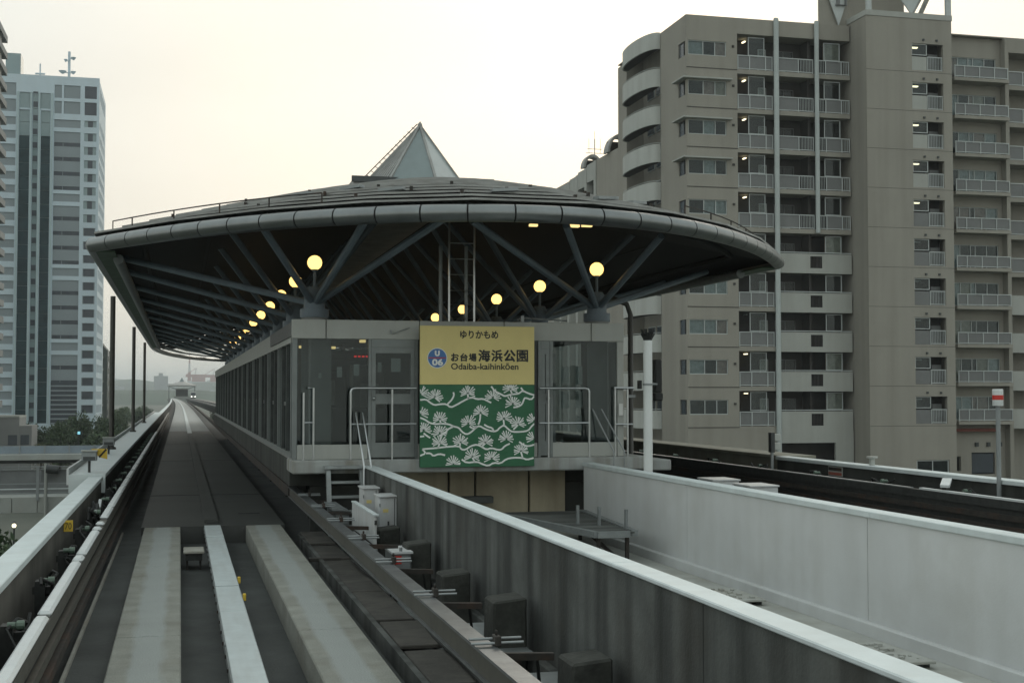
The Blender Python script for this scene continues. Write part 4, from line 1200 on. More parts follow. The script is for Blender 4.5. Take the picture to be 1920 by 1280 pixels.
# pine pattern, flat print 2 mm proud of the green panel
def ribbon(pts, w, name):
    P = [Vector(S(*p)) for p in pts]
    # smooth once
    Q = [P[0]]
    for i in range(len(P) - 1):
        Q += [P[i].lerp(P[i + 1], 0.25), P[i].lerp(P[i + 1], 0.75)]
    Q.append(P[-1])
    n = len(Q); vs = []
    for i, q in enumerate(Q):
        tdir = (Q[min(i + 1, n - 1)] - Q[max(i - 1, 0)]).normalized()
        nn_ = Vector((-tdir.y, tdir.x)) * (w / 2)
        for s_ in (1, -1):
            v = q + nn_ * s_
            vs.append((min(max(v.x, SX0), SX1), YS - 0.003, min(max(v.y, SZ0), ZM)))
    fs = [(2 * i, 2 * i + 1, 2 * i + 3, 2 * i + 2) for i in range(n - 1)]
    m_ = MB(); m_.add(vs, fs); return m_.build(name, 'sign_white', gp, fix=False)
BR = [[(40, 680), (90, 675), (120, 700), (160, 725), (210, 715), (260, 715), (295, 745), (340, 725), (400, 690), (470, 655), (520, 675), (570, 670), (610, 690), (640, 705)],
      [(270, 715), (305, 680), (325, 640), (318, 615)], [(640, 565), (670, 605), (730, 635), (755, 650), (800, 635), (850, 630), (880, 625), (910, 600), (960, 625), (1012, 640)],
      [(895, 575), (915, 602)], [(830, 745), (870, 740), (905, 720), (920, 680), (930, 660), (985, 680), (1010, 650)],
      [(40, 830), (80, 845), (120, 875), (170, 885), (220, 880), (280, 885), (320, 905), (365, 915), (390, 950), (430, 975), (470, 955), (510, 915), (540, 900), (590, 930), (650, 950), (690, 945), (710, 920), (750, 895), (790, 935), (820, 955), (900, 955), (960, 945), (985, 910), (1012, 885)],
      [(320, 905), (270, 930), (250, 960), (200, 985)], [(580, 890), (610, 910), (650, 920), (660, 945)], [(530, 890), (545, 850), (548, 800)], [(455, 905), (485, 925), (515, 905)],
      [(60, 1095), (130, 1090), (190, 1085), (250, 1078), (370, 1070), (385, 1100), (420, 1105), (470, 1070), (520, 1060), (560, 1080), (600, 1105), (640, 1090), (700, 1108), (730, 1105), (755, 1075), (800, 1055)],
      [(40, 1150), (90, 1130), (60, 1095)], [(90, 1130), (130, 1130), (150, 1155), (200, 1135), (250, 1148)],
      [(390, 1185), (430, 1215), (520, 1205), (560, 1225), (615, 1245), (660, 1215), (720, 1225), (770, 1185), (830, 1175), (910, 1178), (945, 1195), (1005, 1180)],
      [(880, 1040), (920, 1070), (960, 1080), (1012, 1065)], [(70, 960), (100, 985), (125, 1000)], [(40, 990), (75, 985)], [(745, 850), (750, 895)], [(205, 850), (215, 880)], [(870, 895), (830, 935)], [(375, 1045), (375, 1072)], [(205, 1045), (190, 1085)], [(590, 1050), (560, 1078)], [(440, 630), (445, 670)], [(165, 660), (205, 695)], [(805, 595), (820, 632)], [(480, 1170), (500, 1205)], [(895, 1125), (910, 1178)]]
for b in BR: ribbon(b, 0.03, 'pine_branch')
rnd = random.Random(9)
for (fx, fy) in ((165, 655), (440, 625), (655, 660), (805, 590), (825, 715), (205, 845), (445, 880), (550, 790), (750, 840), (870, 890), (70, 935), (205, 960), (205, 1045), (380, 1040), (590, 1045), (770, 1015), (895, 1120), (480, 1165), (645, 1180), (320, 1225), (1008, 860), (1010, 1015), (44, 630), (44, 800)):
    m_ = MB()
    for k in range(13):
        an = R(-24 + 228 * k / 12 + rnd.uniform(-4, 4))
        l1 = rnd.uniform(58, 76) * (1.0 if 0.2 < (k / 12) < 0.8 else 0.95)
        c, s_ = math.cos(an), math.sin(an)
        p, q = (fx + c * 6, fy - s_ * 6), (fx + c * l1, fy - s_ * l1)
        if not 42 <= p[0] <= 1010: continue
        if q[0] < 42: f_ = (42 - p[0]) / (q[0] - p[0]); q = (42, p[1] + (q[1] - p[1]) * f_)
        if q[0] > 1010: f_ = (1010 - p[0]) / (q[0] - p[0]); q = (1010, p[1] + (q[1] - p[1]) * f_)
        if q[1] < 553: f_ = (553 - p[1]) / (q[1] - p[1]); q = (p[0] + (q[0] - p[0]) * f_, 553)
        if q[1] > 1248: continue
        P, Q = Vector(S(*p)), Vector(S(*q))
        d = (Q - P)
        if d.length < 0.01: continue
        n_ = Vector((-d.y, d.x)).normalized()
        vs = [(v.x, YS - 0.0035, v.y) for v in (P + n_ * 0.005, P - n_ * 0.005, Q - n_ * 0.011, Q + n_ * 0.011)]
        m_.add(vs, [(0, 1, 2, 3)])
    if m_.v: m_.build('pine_needles', 'sign_white', gp, fix=False)

# ------------------------------------------------------------------ white pole, right guideway fittings
t = thing('white_pole', (7.5, 20.8, 1.04), 'white round pole with black top standing on the pale wall', 'pole')
MB().lathe(7.5, 20.85, [(0.075, -0.299), (0.075, 3.16)], 16).build('shaft', 'pole_white', t, smooth=True)
a = MB()
rnd = random.Random(4)
for k in range(24):
    an = 2 * math.pi * k / 24; r_ = rnd.uniform(0.07, 0.12)
    a.bar((7.5 + 0.05 * math.cos(an), 20.85 + 0.05 * math.sin(an), 3.16), (7.5 + r_ * math.cos(an), 20.85 + r_ * math.sin(an), 3.16 + rnd.uniform(0.10, 0.2)), 0.02, 0.02)
a.lathe(7.5, 20.85, [(0.07, 3.161), (0.09, 3.25)], 12)
a.build('black_cap', 'black_mesh', t, fix=False)
MB().lathe(7.5, 20.85, [(0.085, 2.42), (0.085, 2.45)], 12).build('clamp_band', 'galvanised', t)
a = MB(); a.box(7.35, 7.40, 20.86, 20.95, 2.36, 2.50); a.build('clamp_lug', 'black_mesh', t)
t2 = thing('track_signal', (7.78, 21.0, 2.2), 'black signal head mounted behind the white pole', 'signal')
BX('case', 7.68, 7.80, 20.98, 21.2, 2.30, 2.85, 'black_mesh', t2, bevel=0.02)
BX('lower_case', 7.68, 7.82, 20.98, 21.2, 2.16, 2.295, 'black_mesh', t2, bevel=0.02)
MB().tube([(7.57, 20.9, 2.44), (7.72, 21.0, 2.44)], 0.02, 6).build('arm', 'galvanised', t2)

rp = conductor(1, 11.35, 'dark conductor rails along the outer wall of the right guideway', zoff=0.25, pads=False)
BX('rail_cap', 11.37, 11.45, 2.5, 19.0, 0.771, 0.80, 'pad_white', rp)
BX('rail_cap', 11.37, 11.45, 19.3, 60, 0.771, 0.785, 'galvanised', rp)
for k, (x0, lb) in enumerate(((8.7, 'left'), (10.4, 'right'))):
    t = thing('running_strip', (x0 + 0.3, 13, -0.3), 'dark concrete running strip of the right guideway, %s one' % lb, 'running strip', 'concrete running strips')
    run('strip_segment', rect(x0, x0 + 0.6, -0.299, 0.0), 2.5, 23.7, 'deck_concrete', t)
t = thing('track_slab', (9.8, 23.7, -0.3), 'solid slab of the right track through the station', 'track slab')
run('slab', rect(8.62, 11.05, -0.299, 0.0), 23.72, 690, 'slab_shaded', t)
t = thing('guide_rail', (8.0, 13, -0.3), 'dark guide rail on the inner side of the right guideway', 'guide rail')
run('rail', rect(8.05, 8.2, 0.30, 0.48), 2.5, 200, 'rust_steel', t)
for yy in range(4, 24, 4): BX('bracket', 7.9, 8.04, yy, yy + 0.1, -0.299, 0.45, 'rust_steel', t)
# two white boxes on the right track, seen over the pale wall
for k, (y, lb) in enumerate(((20.7, 'nearer'), (22.3, 'farther'))):
    t = thing('equipment_cabinet', (9.55, y, -0.3), 'low white equipment box behind the pale wall, %s of two' % lb, 'cabinet', 'white equipment cabinets')
    BX('case', 9.25, 9.75, y, y + 0.7, 0.0, 0.72, 'cabinet_white', t, bevel=0.01)
    BX('lid', 9.23, 9.77, y - 0.02, y + 0.72, 0.7205, 0.75, 'cabinet_white', t, bevel=0.005)
    BX('vent_slot', 9.36, 9.46, y - 0.006, y - 0.0005, 0.1, 0.66, 'frame_dark', t)
    BX('plinth', 9.3, 9.7, y + 0.05, y + 0.65, -0.299, -0.0005, 'dark_gear', t)
# small trackside items of the right guideway
t = thing('signal_lamp_post', (11.6, 24.9, 0.8), 'small grey signal on a post before the pale station wall', 'signal')
MB().tube([(11.6, 24.9, -0.29), (11.6, 24.9, 1.48)], 0.035, 8).build('post', 'galvanised', t)
for z in (1.22, 1.40):
    BX('lamp_case', 11.64, 11.78, 24.86, 24.96, z - 0.07, z + 0.07, 'panel_light', t, bevel=0.01)
BX('back_plate', 11.56, 11.635, 24.84, 24.98, 1.10, 1.50, 'frame_dark', t)
t = thing('warning_plate', (11.93, 22.9, 0.8), 'small red and white warning plate on the dark outer wall', 'sign')
BX('plate', 11.935, 11.949, 22.6, 23.15, 0.74, 0.92, 'panel_light', t)
BX('red_band', 11.930, 11.9345, 22.62, 23.13, 0.84, 0.90, 'rust_steel', t)
BX('red_band', 11.930, 11.9345, 22.62, 23.13, 0.76, 0.81, 'crane_red', t)
t = thing('vent_cap', (12.0, 21.7, 1.0), 'small pale mushroom cap on the dark outer wall coping', 'cap')
MB().lathe(12.05, 21.7, [(0.05, 1.0005), (0.05, 1.12), (0.10, 1.13), (0.10, 1.16)], 10).build('cap', 'panel_light', t)
t = thing('inspection_lamp', (11.5, 18.5, 0.8), 'white tilted lamp on the right conductor rail', 'lamp')
MB().bar((11.42, 18.35, 0.86), (11.62, 18.6, 0.95), 0.14, 0.04).build('reflector', 'pad_white', t)
MB().tube([(11.45, 18.5, 0.55), (11.48, 18.5, 0.88)], 0.02, 6).build('stem', 'dark_gear', t)
t = thing('stop_marker', (11.85, 17.6, 0.8), 'white cylinder marker with a red band on a grey post at right', 'sign')
MB().tube([(11.86, 17.6, -0.29), (11.86, 17.6, 2.10)], 0.035, 10).build('post', 'fence_grey', t)
MB().lathe(11.86, 17.6, [(0.075, 2.10), (0.08, 2.11), (0.08, 2.34), (0.07, 2.35)], 16).build('drum', 'pole_white', t, smooth=True)
MB().lathe(11.86, 17.6, [(0.082, 2.19), (0.082, 2.26)], 16).build('red_band', 'red', t, smooth=True)

# ------------------------------------------------------------------ apartment block at right
FP = 3.16                       # storey height
NF = 10
def slab(k): return 28.15 - FP * k
AX, AY = 38.6, 98.0
ap_t = thing('apartment_building', (50, 105, GZ), 'taupe concrete apartment block with railed balconies and round end balconies', 'apartment block')
rnd = random.Random(21)
CURT = ['curtain_pale', 'curtain_pale', 'curtain_beige', 'curtain_dark', 'curtain_dark', 'curtain_rose']

def window(x0, x1, z0, z1, y, parent, cuts=(), fm='apt_white', depth=0.12, curtain=None, fw=0.06, gm='window_glass'):
    """a window set in an opening of the facade plane y: frame as part, panes and curtains as sub-parts"""
    m_ = MB()
    xs = [x0] + [x0 + (x1 - x0) * c for c in cuts] + [x1]
    m_.box(x0, x1, y + depth - 0.05, y + depth, z0, z0 + fw)
    m_.box(x0, x1, y + depth - 0.05, y + depth, z1 - fw, z1)
    for x in xs:
        xa = min(max(x - fw / 2, x0), x1 - fw)
        m_.box(xa, xa + fw, y + depth - 0.05, y + depth, z0 + fw + 0.001, z1 - fw - 0.001)
    w = m_.build('window', fm, parent, fix=False)
    for i in range(len(xs) - 1):
        BX('pane', xs[i] + fw / 2 + 0.002, xs[i + 1] - fw / 2 - 0.002, y + depth + 0.001, y + depth + 0.012, z0 + fw, z1 - fw, gm, w)
        c = curtain or rnd.choice(CURT)
        if c == 'none': continue
        BX('curtain', xs[i] + 0.004, xs[i + 1] - 0.004, y + depth + 0.09, y + depth + 0.11, z0 + 0.002, z1 - 0.002, c, w)
    return w

# corner bay with wrap-round windows
X1 = 42.9
holes = [(AX + 0.12, 41.96, slab(k) + 0.94, slab(k) + 2.10) for k in range(NF)]
a = MB(); a.holed(AX, X1, AY, AY + 0.35, GZ, 32.2, holes)
a.build('bay_wall', 'apt_wall', ap_t, fix=False)
a = MB(); a.box(AX + 0.02, X1, AY + 0.62, AY + 0.7, GZ, 32.1); a.build('inner_wall', 'curtain_dark', ap_t, fix=False)
# side wall (facing left) with the corner return of the window
a = MB()
a.box(AX, AX + 0.35, AY + 1.8, 103.9, GZ, 32.2)
for k in range(-1, NF):
    zt = 32.2 if k < 0 else slab(k) + 0.94
    zb = slab(k + 1) + 2.10 if k + 1 < NF else GZ
    a.box(AX, AX + 0.35, AY + 0.351, AY + 1.799, zb, zt)
a.build('side_wall', 'apt_wall', ap_t, fix=False)
for k in range(NF):
    z0, z1 = slab(k) + 0.94, slab(k) + 2.10
    window(AX + 0.12, 41.96, z0, z1, AY, ap_t, cuts=(0.40, 0.71))
    BX('corner_pane', AX + 0.1, AX + 0.12, AY + 0.36, AY + 1.79, z0 + 0.01, z1 - 0.01, 'tower_dark', ap_t)
    # lip slab over each window below the top
    if 1 <= k <= 3:
        a = MB(); a.box(AX - 0.45, 42.3, AY - 0.45, AY - 0.002, slab(k) + 2.16, slab(k) + 2.28); a.box(AX - 0.45, AX - 0.002, AY - 0.002, AY + 2.2, slab(k) + 2.16, slab(k) + 2.28)
        a.build('window_hood', 'apt_pale', ap_t, fix=False)
    BX('sill_band', AX - 0.03, X1, AY - 0.03, AY - 0.001, slab(k) - 0.1, slab(k) - 0.04, 'apt_recess', ap_t)
    if k % 2 == 0 or True:
        BX('wall_vent', 42.45, 42.62, AY - 0.10, AY - 0.001, slab(k) + 1.7, slab(k) + 1.87, 'apt_recess', ap_t)
# rear body of the block
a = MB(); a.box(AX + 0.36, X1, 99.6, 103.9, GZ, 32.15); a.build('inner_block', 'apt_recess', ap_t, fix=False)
a = MB(); a.box(40.2, 95, 104.0, 115.0, GZ, 32.18); a.build('rear_block', 'apt_wall', ap_t, fix=False)
a = MB(); a.box(AX, 40.19, 112.6, 115.0, GZ, 32.0); a.build('end_wall', 'apt_wall', ap_t, fix=False)
a = MB(); a.box(AX, 95, AY + 0.1, 115, 32.21, 32.3); a.build('roof', 'apt_wall', ap_t, fix=False)
# round balconies on the left end
def half_band(z0, z1, y0, y1, prot, th=0.14):
    cy, ry = (y0 + y1) / 2, (y1 - y0) / 2
    m_ = MB(); secs = []
    n = 22
    for i in range(n + 1):
        an = math.pi * i / n
        c, s = -math.cos(an), math.sin(an) ** 0.8
        yo, xo = cy + ry * c, AX - prot * s
        yi, xi = cy + (ry - th) * c, AX - (prot - th) * s + 0.0
        secs.append([(xo, yo, z0), (xi, yi, z0), (xi, yi, z1), (xo, yo, z1)])
    return m_.loft(secs)
for k in range(-1, NF):
    if k < 0: zb, zt = 31.0, 32.38
    else: zb, zt = slab(k) - 0.32, slab(k) + 1.18
    half_band(zb, zt, 103.95, 112.2, 1.2).build('round_parapet', 'apt_round_skylit', ap_t, smooth=True)
    a = MB()
    pts = []
    for i in range(19):
        an = math.pi * i / 18
        pts.append((AX - 1.08 * math.sin(an) ** 0.8, 108.08 - 4.0 * math.cos(an)))
    zz = zb if k >= 0 else 31.05
    vs = [(x, y, zz + 0.02) for x, y in pts] + [(x, y, zz + 0.2) for x, y in pts]
    n = len(pts)
    a.add(vs, [tuple(range(n)), tuple(range(2 * n - 1, n - 1, -1))] + [(i, (i + 1) % n, (i + 1) % n + n, i + n) for i in range(n)])
    a.build('round_floor', 'apt_recess', ap_t)
    if k >= 0:
        MB().tube([(AX - 1.15 * math.sin(math.pi * i / 14) ** 0.8, 108.08 - 4.05 * math.cos(math.pi * i / 14), zt + 0.12) for i in range(15)], 0.025, 5).build('round_rail', 'apt_white', ap_t)
        for yy in (105.2, 107.4, 109.6):
            w = BX('balcony_window', 40.12, 40.19, yy, yy + 1.7, slab(k) + 0.05, slab(k) + 2.1, 'apt_white', ap_t)
            BX('pane', 40.08, 40.119, yy + 0.08, yy + 0.8, slab(k) + 0.12, slab(k) + 2.02, 'tower_dark', w)
            BX('pane', 40.08, 40.119, yy + 0.9, yy + 1.62, slab(k) + 0.12, slab(k) + 2.02, 'tower_dark', w)

def railing_panel(x0, x1, y, zb, zt, parent, posts, bars=(), panels=(), name='balcony_railing'):
    m_ = MB()
    m_.box(x0, x1, y, y + 0.06, zt - 0.07, zt)
    m_.box(x0, x1, y, y + 0.05, zb + 0.06, zb + 0.12)
    for p in posts:
        m_.box(p - 0.035, p + 0.035, y + 0.005, y + 0.055, zb, zt - 0.071)
    for (b0, b1) in bars:
        n = int((b1 - b0) / 0.13)
        for i in range(1, n):
            x = b0 + (b1 - b0) * i / n
            m_.box(x - 0.014, x + 0.014, y + 0.01, y + 0.04, zb + 0.121, zt - 0.071)
    o = m_.build(name, 'apt_white', parent, fix=False)
    for (b0, b1) in panels:
        BX('railing_panel', b0 + 0.02, b1 - 0.02, y + 0.062, y + 0.075, zb + 0.13, zt - 0.09, 'apt_rail_panel', o)
    return o

# recessed balconies between corner bay and stair tower
XB0, XB1, YB = 42.9, 52.78, 100.0
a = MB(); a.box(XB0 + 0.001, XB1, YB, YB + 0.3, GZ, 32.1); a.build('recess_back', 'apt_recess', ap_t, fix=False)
BX('roof_beam', XB0 + 0.001, XB1, AY, YB - 0.002, 31.0, 32.2, 'apt_wall', ap_t)
for k in range(NF):
    z = slab(k)
    BX('balcony_slab', XB0 + 0.001, XB1, AY, YB - 0.002, z - 0.36, z, 'apt_wall', ap_t)
    # left bay
    railing_panel(XB0 + 0.05, 46.0, AY + 0.05, z, z + 1.17, ap_t, (42.99, 44.0, 45.38, 45.95), (), ((42.99, 44.0), (44.0, 45.38), (45.38, 45.95)))
    window(43.98, 45.40, z + 1.22, z + 2.72, AY + 0.25, ap_t, curtain='none')
    window(45.5, 46.2, z + 0.05, z + 2.2, YB - 0.3, ap_t, curtain='curtain_beige')
    BX('balcony_lamp', 44.03, 44.18, 99.2, 99.7, z + 2.56, z + 2.64, 'lamp_white' if k not in (5, 6, 7) else 'apt_white', ap_t)
    BX('air_conditioner', 47.0 + 0.3 * (k % 3), 47.75 + 0.3 * (k % 3), 99.4, 99.75, z + 0.05, z + 0.65, 'apt_white', ap_t)
    window(46.9, 48.7, z + 0.05, z + 2.2, YB - 0.13, ap_t, cuts=(0.5,), fm='apt_rail_panel', curtain='curtain_dark')
    window(50.62, 52.05, z + 1.22 if k < 5 else z + 1.3, z + 2.68, AY + 0.25, ap_t, curtain=rnd.choice(['curtain_beige', 'none', 'none']))
    BX('pillar', 49.35, 49.55, 98.7, YB - 0.002, z + 0.001, z + 2.8, 'apt_recess', ap_t)
    if k < 5:
        railing_panel(46.45, 49.55, AY + 0.05, z, z + 1.17, ap_t, (46.48, 48.25, 49.52), ((48.3, 49.5),), ((46.5, 48.25),))
        railing_panel(49.95, XB1 - 0.03, AY + 0.05, z, z + 1.17, ap_t, (50.0, 50.65, 52.05, 52.72), ((50.05, 50.6), (52.1, 52.7)), ((50.65, 52.05),))
    else:
        a = MB(); a.holed(46.3, XB1 - 0.02, AY - 0.04, AY + 0.1, z - 0.40, z + 1.17, [(49.1, 50.15, z + 0.02, z + 0.98)])
        p = a.build('solid_parapet', 'apt_pale', ap_t, fix=False)
        g_ = MB()
        for i in range(9): g_.box(49.12 + i * 0.125, 49.16 + i * 0.125, AY, AY + 0.04, z + 0.03, z + 0.97)
        g_.build('grille', 'apt_recess', p, fix=False)
        MB().box(46.3, XB1 - 0.02, AY, AY + 0.06, z + 1.24, z + 1.30).build('top_rail', 'apt_white', p)
        BX('grille_back', 49.05, 50.2, AY + 0.101, AY + 0.12, z, z + 1.0, 'gap_black', p)
BX('base_wall', XB0 + 0.001, 46.25, AY, AY + 0.2, -3.5, slab(9) - 0.361, 'apt_wall', ap_t)
BX('base_wall', 46.25, XB1, AY - 0.04, AY + 0.2, -1.64, slab(9) - 0.402, 'apt_pale', ap_t)
BX('base_wall', 51.2, XB1, AY - 0.04, AY + 0.2, GZ, -1.641, 'apt_pale', ap_t)
BX('drain_column', 46.0, 46.42, AY - 0.28, AY - 0.042, -8, 32.45, 'apt_pipe', ap_t, bevel=0.08)
BX('drain_column', 49.57, 49.94, AY - 0.28, AY - 0.042, slab(4) - 0.36, 32.45, 'apt_pipe', ap_t, bevel=0.08)

# stair tower
TX0, TX1, TY = 52.9, 60.55, 95.5
ops = [(56.95, 59.77, slab(k) + 0.18, slab(k) + 2.36) for k in range(NF)]
a = MB(); a.holed(TX0, TX1, TY, TY + 0.3, GZ, 32.5, ops + [(56.95, 59.9, -4.3, -3.0)])
a.box(TX0, TX0 + 0.3, TY + 0.301, 99.9, GZ, 32.5)
a.box(TX1 - 0.3, TX1, TY + 0.301, 99.9, GZ, 32.5)
a.box(TX0 + 0.31, TX1 - 0.31, TY + 0.301, 99.9, 31.5, 32.4)
a.build('tower_wall', 'apt_wall', ap_t, fix=False)
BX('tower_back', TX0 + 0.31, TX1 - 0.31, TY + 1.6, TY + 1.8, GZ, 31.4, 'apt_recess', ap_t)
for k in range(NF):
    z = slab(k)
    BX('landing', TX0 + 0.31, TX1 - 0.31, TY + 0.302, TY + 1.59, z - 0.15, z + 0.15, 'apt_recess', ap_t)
    BX('landing_panel', 57.0, 58.33, TY + 0.1, TY + 0.16, z + 0.2, z + 1.3, 'apt_rail_panel' if k > 3 else 'apt_pale', ap_t)
    window(56.98, 58.36, z + 1.42, z + 2.34, TY, ap_t, depth=0.15, curtain='none')
    railing_panel(58.38, 59.76, TY + 0.1, z + 0.18, z + 1.35, ap_t, (58.42, 59.72), ((58.42, 59.72),))
    BX('stair_flight', 58.9, 59.75, TY + 0.8, TY + 1.5, z + 0.2, z + 1.75, 'apt_rail_panel', ap_t)
    BX('stair_lamp', 57.3, 57.8, TY + 0.5, TY + 0.75, z + 2.10, z + 2.19, 'lamp_white' if k < 5 else 'apt_white', ap_t)
    for x in (57.9, 59.1):
        BX('wall_vent', x, x + 0.16, TY - 0.1, TY - 0.001, z + 2.58, z + 2.74, 'frame_dark', ap_t)
    MB().box(TX0 - 0.001, TX1, TY - 0.006, TY - 0.001, z + 0.0, z + 0.03).build('joint_line', 'apt_recess', ap_t, fix=False)
window(57.0, 59.85, -4.28, -3.02, TY, ap_t, cuts=(0.5,), curtain='curtain_dark')
# white screen on the tower top
b = MB()
b.box(TX0 - 0.05, TX1 + 0.05, TY - 0.05, TY + 0.25, 32.51, 32.95)
b.box(TX0 - 0.05, TX0 + 0.25, TY + 0.251, 103.9, 32.51, 32.95)
b.build('top_beam', 'apt_pale', ap_t, fix=False)
b = MB(); b.box(50.4, 53.0, 98.6, 98.8, 32.31, 40); b.box(53.2, 58.3, 98.9, 99.1, 32.96, 40); b.build('screen_wall', 'apt_wall', ap_t, fix=False)
for (x0, x1) in ((53.0, 53.4), (60.1, 60.55)):
    BX('screen_post', x0, x1, TY - 0.02, TY + 0.22, 32.951, 40, 'apt_white', ap_t)
def tri(xa, xb, xc, ztop, zbot, y, m):
    MB().prism([(xa, ztop), (xc, zbot), (xb, ztop)], y, y + 0.12).build('triangle_panel', m, ap_t)
tri(50.6, 53.3, 52.0, 36.0, 32.32, 98.3, 'apt_white')
tri(54.2, 59.4, 57.2, 36.8, 32.96, TY + 0.4, 'apt_white')
MB().bar((57.6, 97.0, 32.96), (60.3, 97.0, 37.5), 0.35, 0.3).build('brace', 'slat_grey', ap_t)
MB().bar((58.9, 98.0, 32.96), (60.4, 98.0, 36.0), 0.3, 0.3).build('brace', 'strip_concrete', ap_t)
MB().tube([(51.9, 98.2, 34.0), (51.9, 98.2, 38)], 0.15, 8).build('vent_pipe', 'apt_rail_panel', ap_t)
MB().tube([(51.7, 98.2, 34.0), (52.6, 98.2, 34.0), (52.6, 98.2, 38)], 0.10, 8).build('vent_pipe', 'apt_rail_panel', ap_t)

# right wing
RX0, RX1, RY = 60.56, 67.1, 98.6
ops = [(62.2, 66.7, slab(k) + 0.4, slab(k) + 2.36) for k in range(NF)]
a = MB(); a.holed(RX0, RX1, RY, RY + 0.35, GZ, 32.2, ops + [(62.2, 62.9, -4.1, -2.9), (63.9, 66.1, -4.4, -2.6)])
a.build('wing_wall', 'apt_wall', ap_t, fix=False)
BX('wing_back', RX0, RX1, RY + 0.75, RY + 0.85, GZ, 32.1, 'curtain_dark', ap_t)
for k in range(NF):
    z = slab(k)
    window(62.2, 66.7, z + 0.4, z + 2.36, RY, ap_t, cuts=(0.2, 0.42, 0.52, 0.76))
    BX('wing_balcony_slab', 61.9, 67.05, 97.25, RY - 0.002, z + 0.05, z + 0.32, 'apt_wall', ap_t)
    railing_panel(61.95, 67.0, 97.3, z + 0.33, z + 1.32, ap_t, (61.99, 62.9, 64.3, 65.7, 66.96), (), ((61.99, 62.9), (62.9, 64.3), (64.3, 65.7), (65.7, 66.96)))
BX('awning', 62.0, 66.3, 98.0, RY - 0.002, slab(9) - 0.55, slab(9) - 0.3, 'awning_red', ap_t)
BX('shop_window', 64.0, 66.0, RY + 0.1, RY + 0.14, -4.3, -2.7, 'tower_dark', ap_t)
for x in (64.2, 65.3, 66.4):
    BX('wall_vent', x, x + 0.3, RY - 0.15, RY - 0.001, -2.1, -1.75, 'frame_dark', ap_t)
# next recess, cut by the frame
a = MB(); a.box(67.101, 67.45, 97.9, 100.3, GZ, 32.2); a.box(67.451, 80, 100.0, 100.3, GZ, 32.2); a.box(67.451, 80, 98.0, 99.99, 31.0, 32.2); a.build('wing_pier', 'apt_wall', ap_t, fix=False)
for k in range(NF):
    z = slab(k)
    BX('balcony_slab', 67.451, 80, 98.0, 99.99, z - 0.3, z + 0.05, 'apt_wall', ap_t)
    if k < 6: railing_panel(67.46, 71.5, 98.05, z + 0.06, z + 1.3, ap_t, (67.5, 68.9, 70.2), (), ((67.5, 68.9), (68.9, 70.2)))
    else: BX('solid_parapet', 67.46, 80, 97.95, 98.1, z - 0.32, z + 1.3, 'apt_pale', ap_t)

# lower rear wing along the left end
lw_t = thing('apartment_wing', (42, 126, GZ), 'lower apartment wing with arched roof vaults behind the tall block', 'apartment block')
ZL = 24.4
a = MB()
a.box(AX + 0.6, 60, 115.01, 150, GZ, ZL)
a.build('body', 'apt_wall', lw_t, fix=False)
for i in range(6):
    yy = 121.5 + 3.0 * i
    zt = ZL - 0.25 * i
    BX('pilaster', AX - 0.1, AX + 0.599, yy, yy + 0.7, GZ, zt + 0.3, 'apt_pale', lw_t)
    BX('loggia_back', AX + 0.56, AX + 0.598, yy + 0.71, yy + 2.99, zt - 6.0, zt - 1.5, 'curtain_dark', lw_t)
    BX('head_beam', AX - 0.06, AX + 0.599, yy + 0.701, yy + 2.999, zt - 1.49, zt + 0.25, 'apt_pale', lw_t)
a = MB(); a.box(AX, AX + 0.599, 115.01, 121.49, GZ, ZL + 0.3); a.build('end_wall', 'apt_wall', lw_t, fix=False)
def vault(x, y0, y1, r, z):
    m_ = MB(); n = 14
    secs = []
    for yy in (y0, y1):
        secs.append([(x + (r) * math.cos(math.pi * i / n), yy, z + r * 1.4 * math.sin(math.pi * i / n)) for i in range(n + 1)] + [(x + (r - 0.2) * math.cos(math.pi * i / n), yy, z + (r - 0.2) * 1.4 * math.sin(math.pi * i / n)) for i in range(n, -1, -1)])
    m_.loft(secs); m_.build('roof_vault', 'slat_grey', lw_t)
    BX('vault_back', x - r + 0.2, x + r - 0.2, y0 + 0.9, y0 + 1.0, z, z + r * 0.9, 'apt_recess', lw_t)
vault(39.6, 117.2, 118.6, 1.25, ZL + 0.31)
vault(39.6, 125.8, 127.0, 0.95, ZL + 0.31)
def antenna(x, y, z, h_, label, arms):
    t = thing('roof_antenna', (x, y, z), label, 'antenna', 'roof antennas')
    MB().tube([(x, y, z), (x, y, z + h_)], 0.045, 6).build('mast', 'fence_grey', t)
    for i in range(arms):
        MB().tube([(x - 0.9 + 0.12 * i, y, z + h_ * (0.55 + 0.13 * i)), (x + 0.9 - 0.12 * i, y, z + h_ * (0.55 + 0.13 * i))], 0.03, 5).build('arm', 'fence_grey', t)
    for i in (-1, 0, 1):
        if arms: MB().tube([(x + i * 0.6, y, z + h_ * 0.55), (x + i * 0.6, y, z + h_ * (1.0 if i else 1.25))], 0.02, 5).build('rod', 'fence_grey', t)
antenna(40.3, 127.5, ZL + 0.3, 3.2, 'small forked television antenna on the lower rear wing', 2)
antenna(40.9, 116.6, ZL + 0.3, 6.5, 'tall thin whip antenna beside the round balconies', 0)

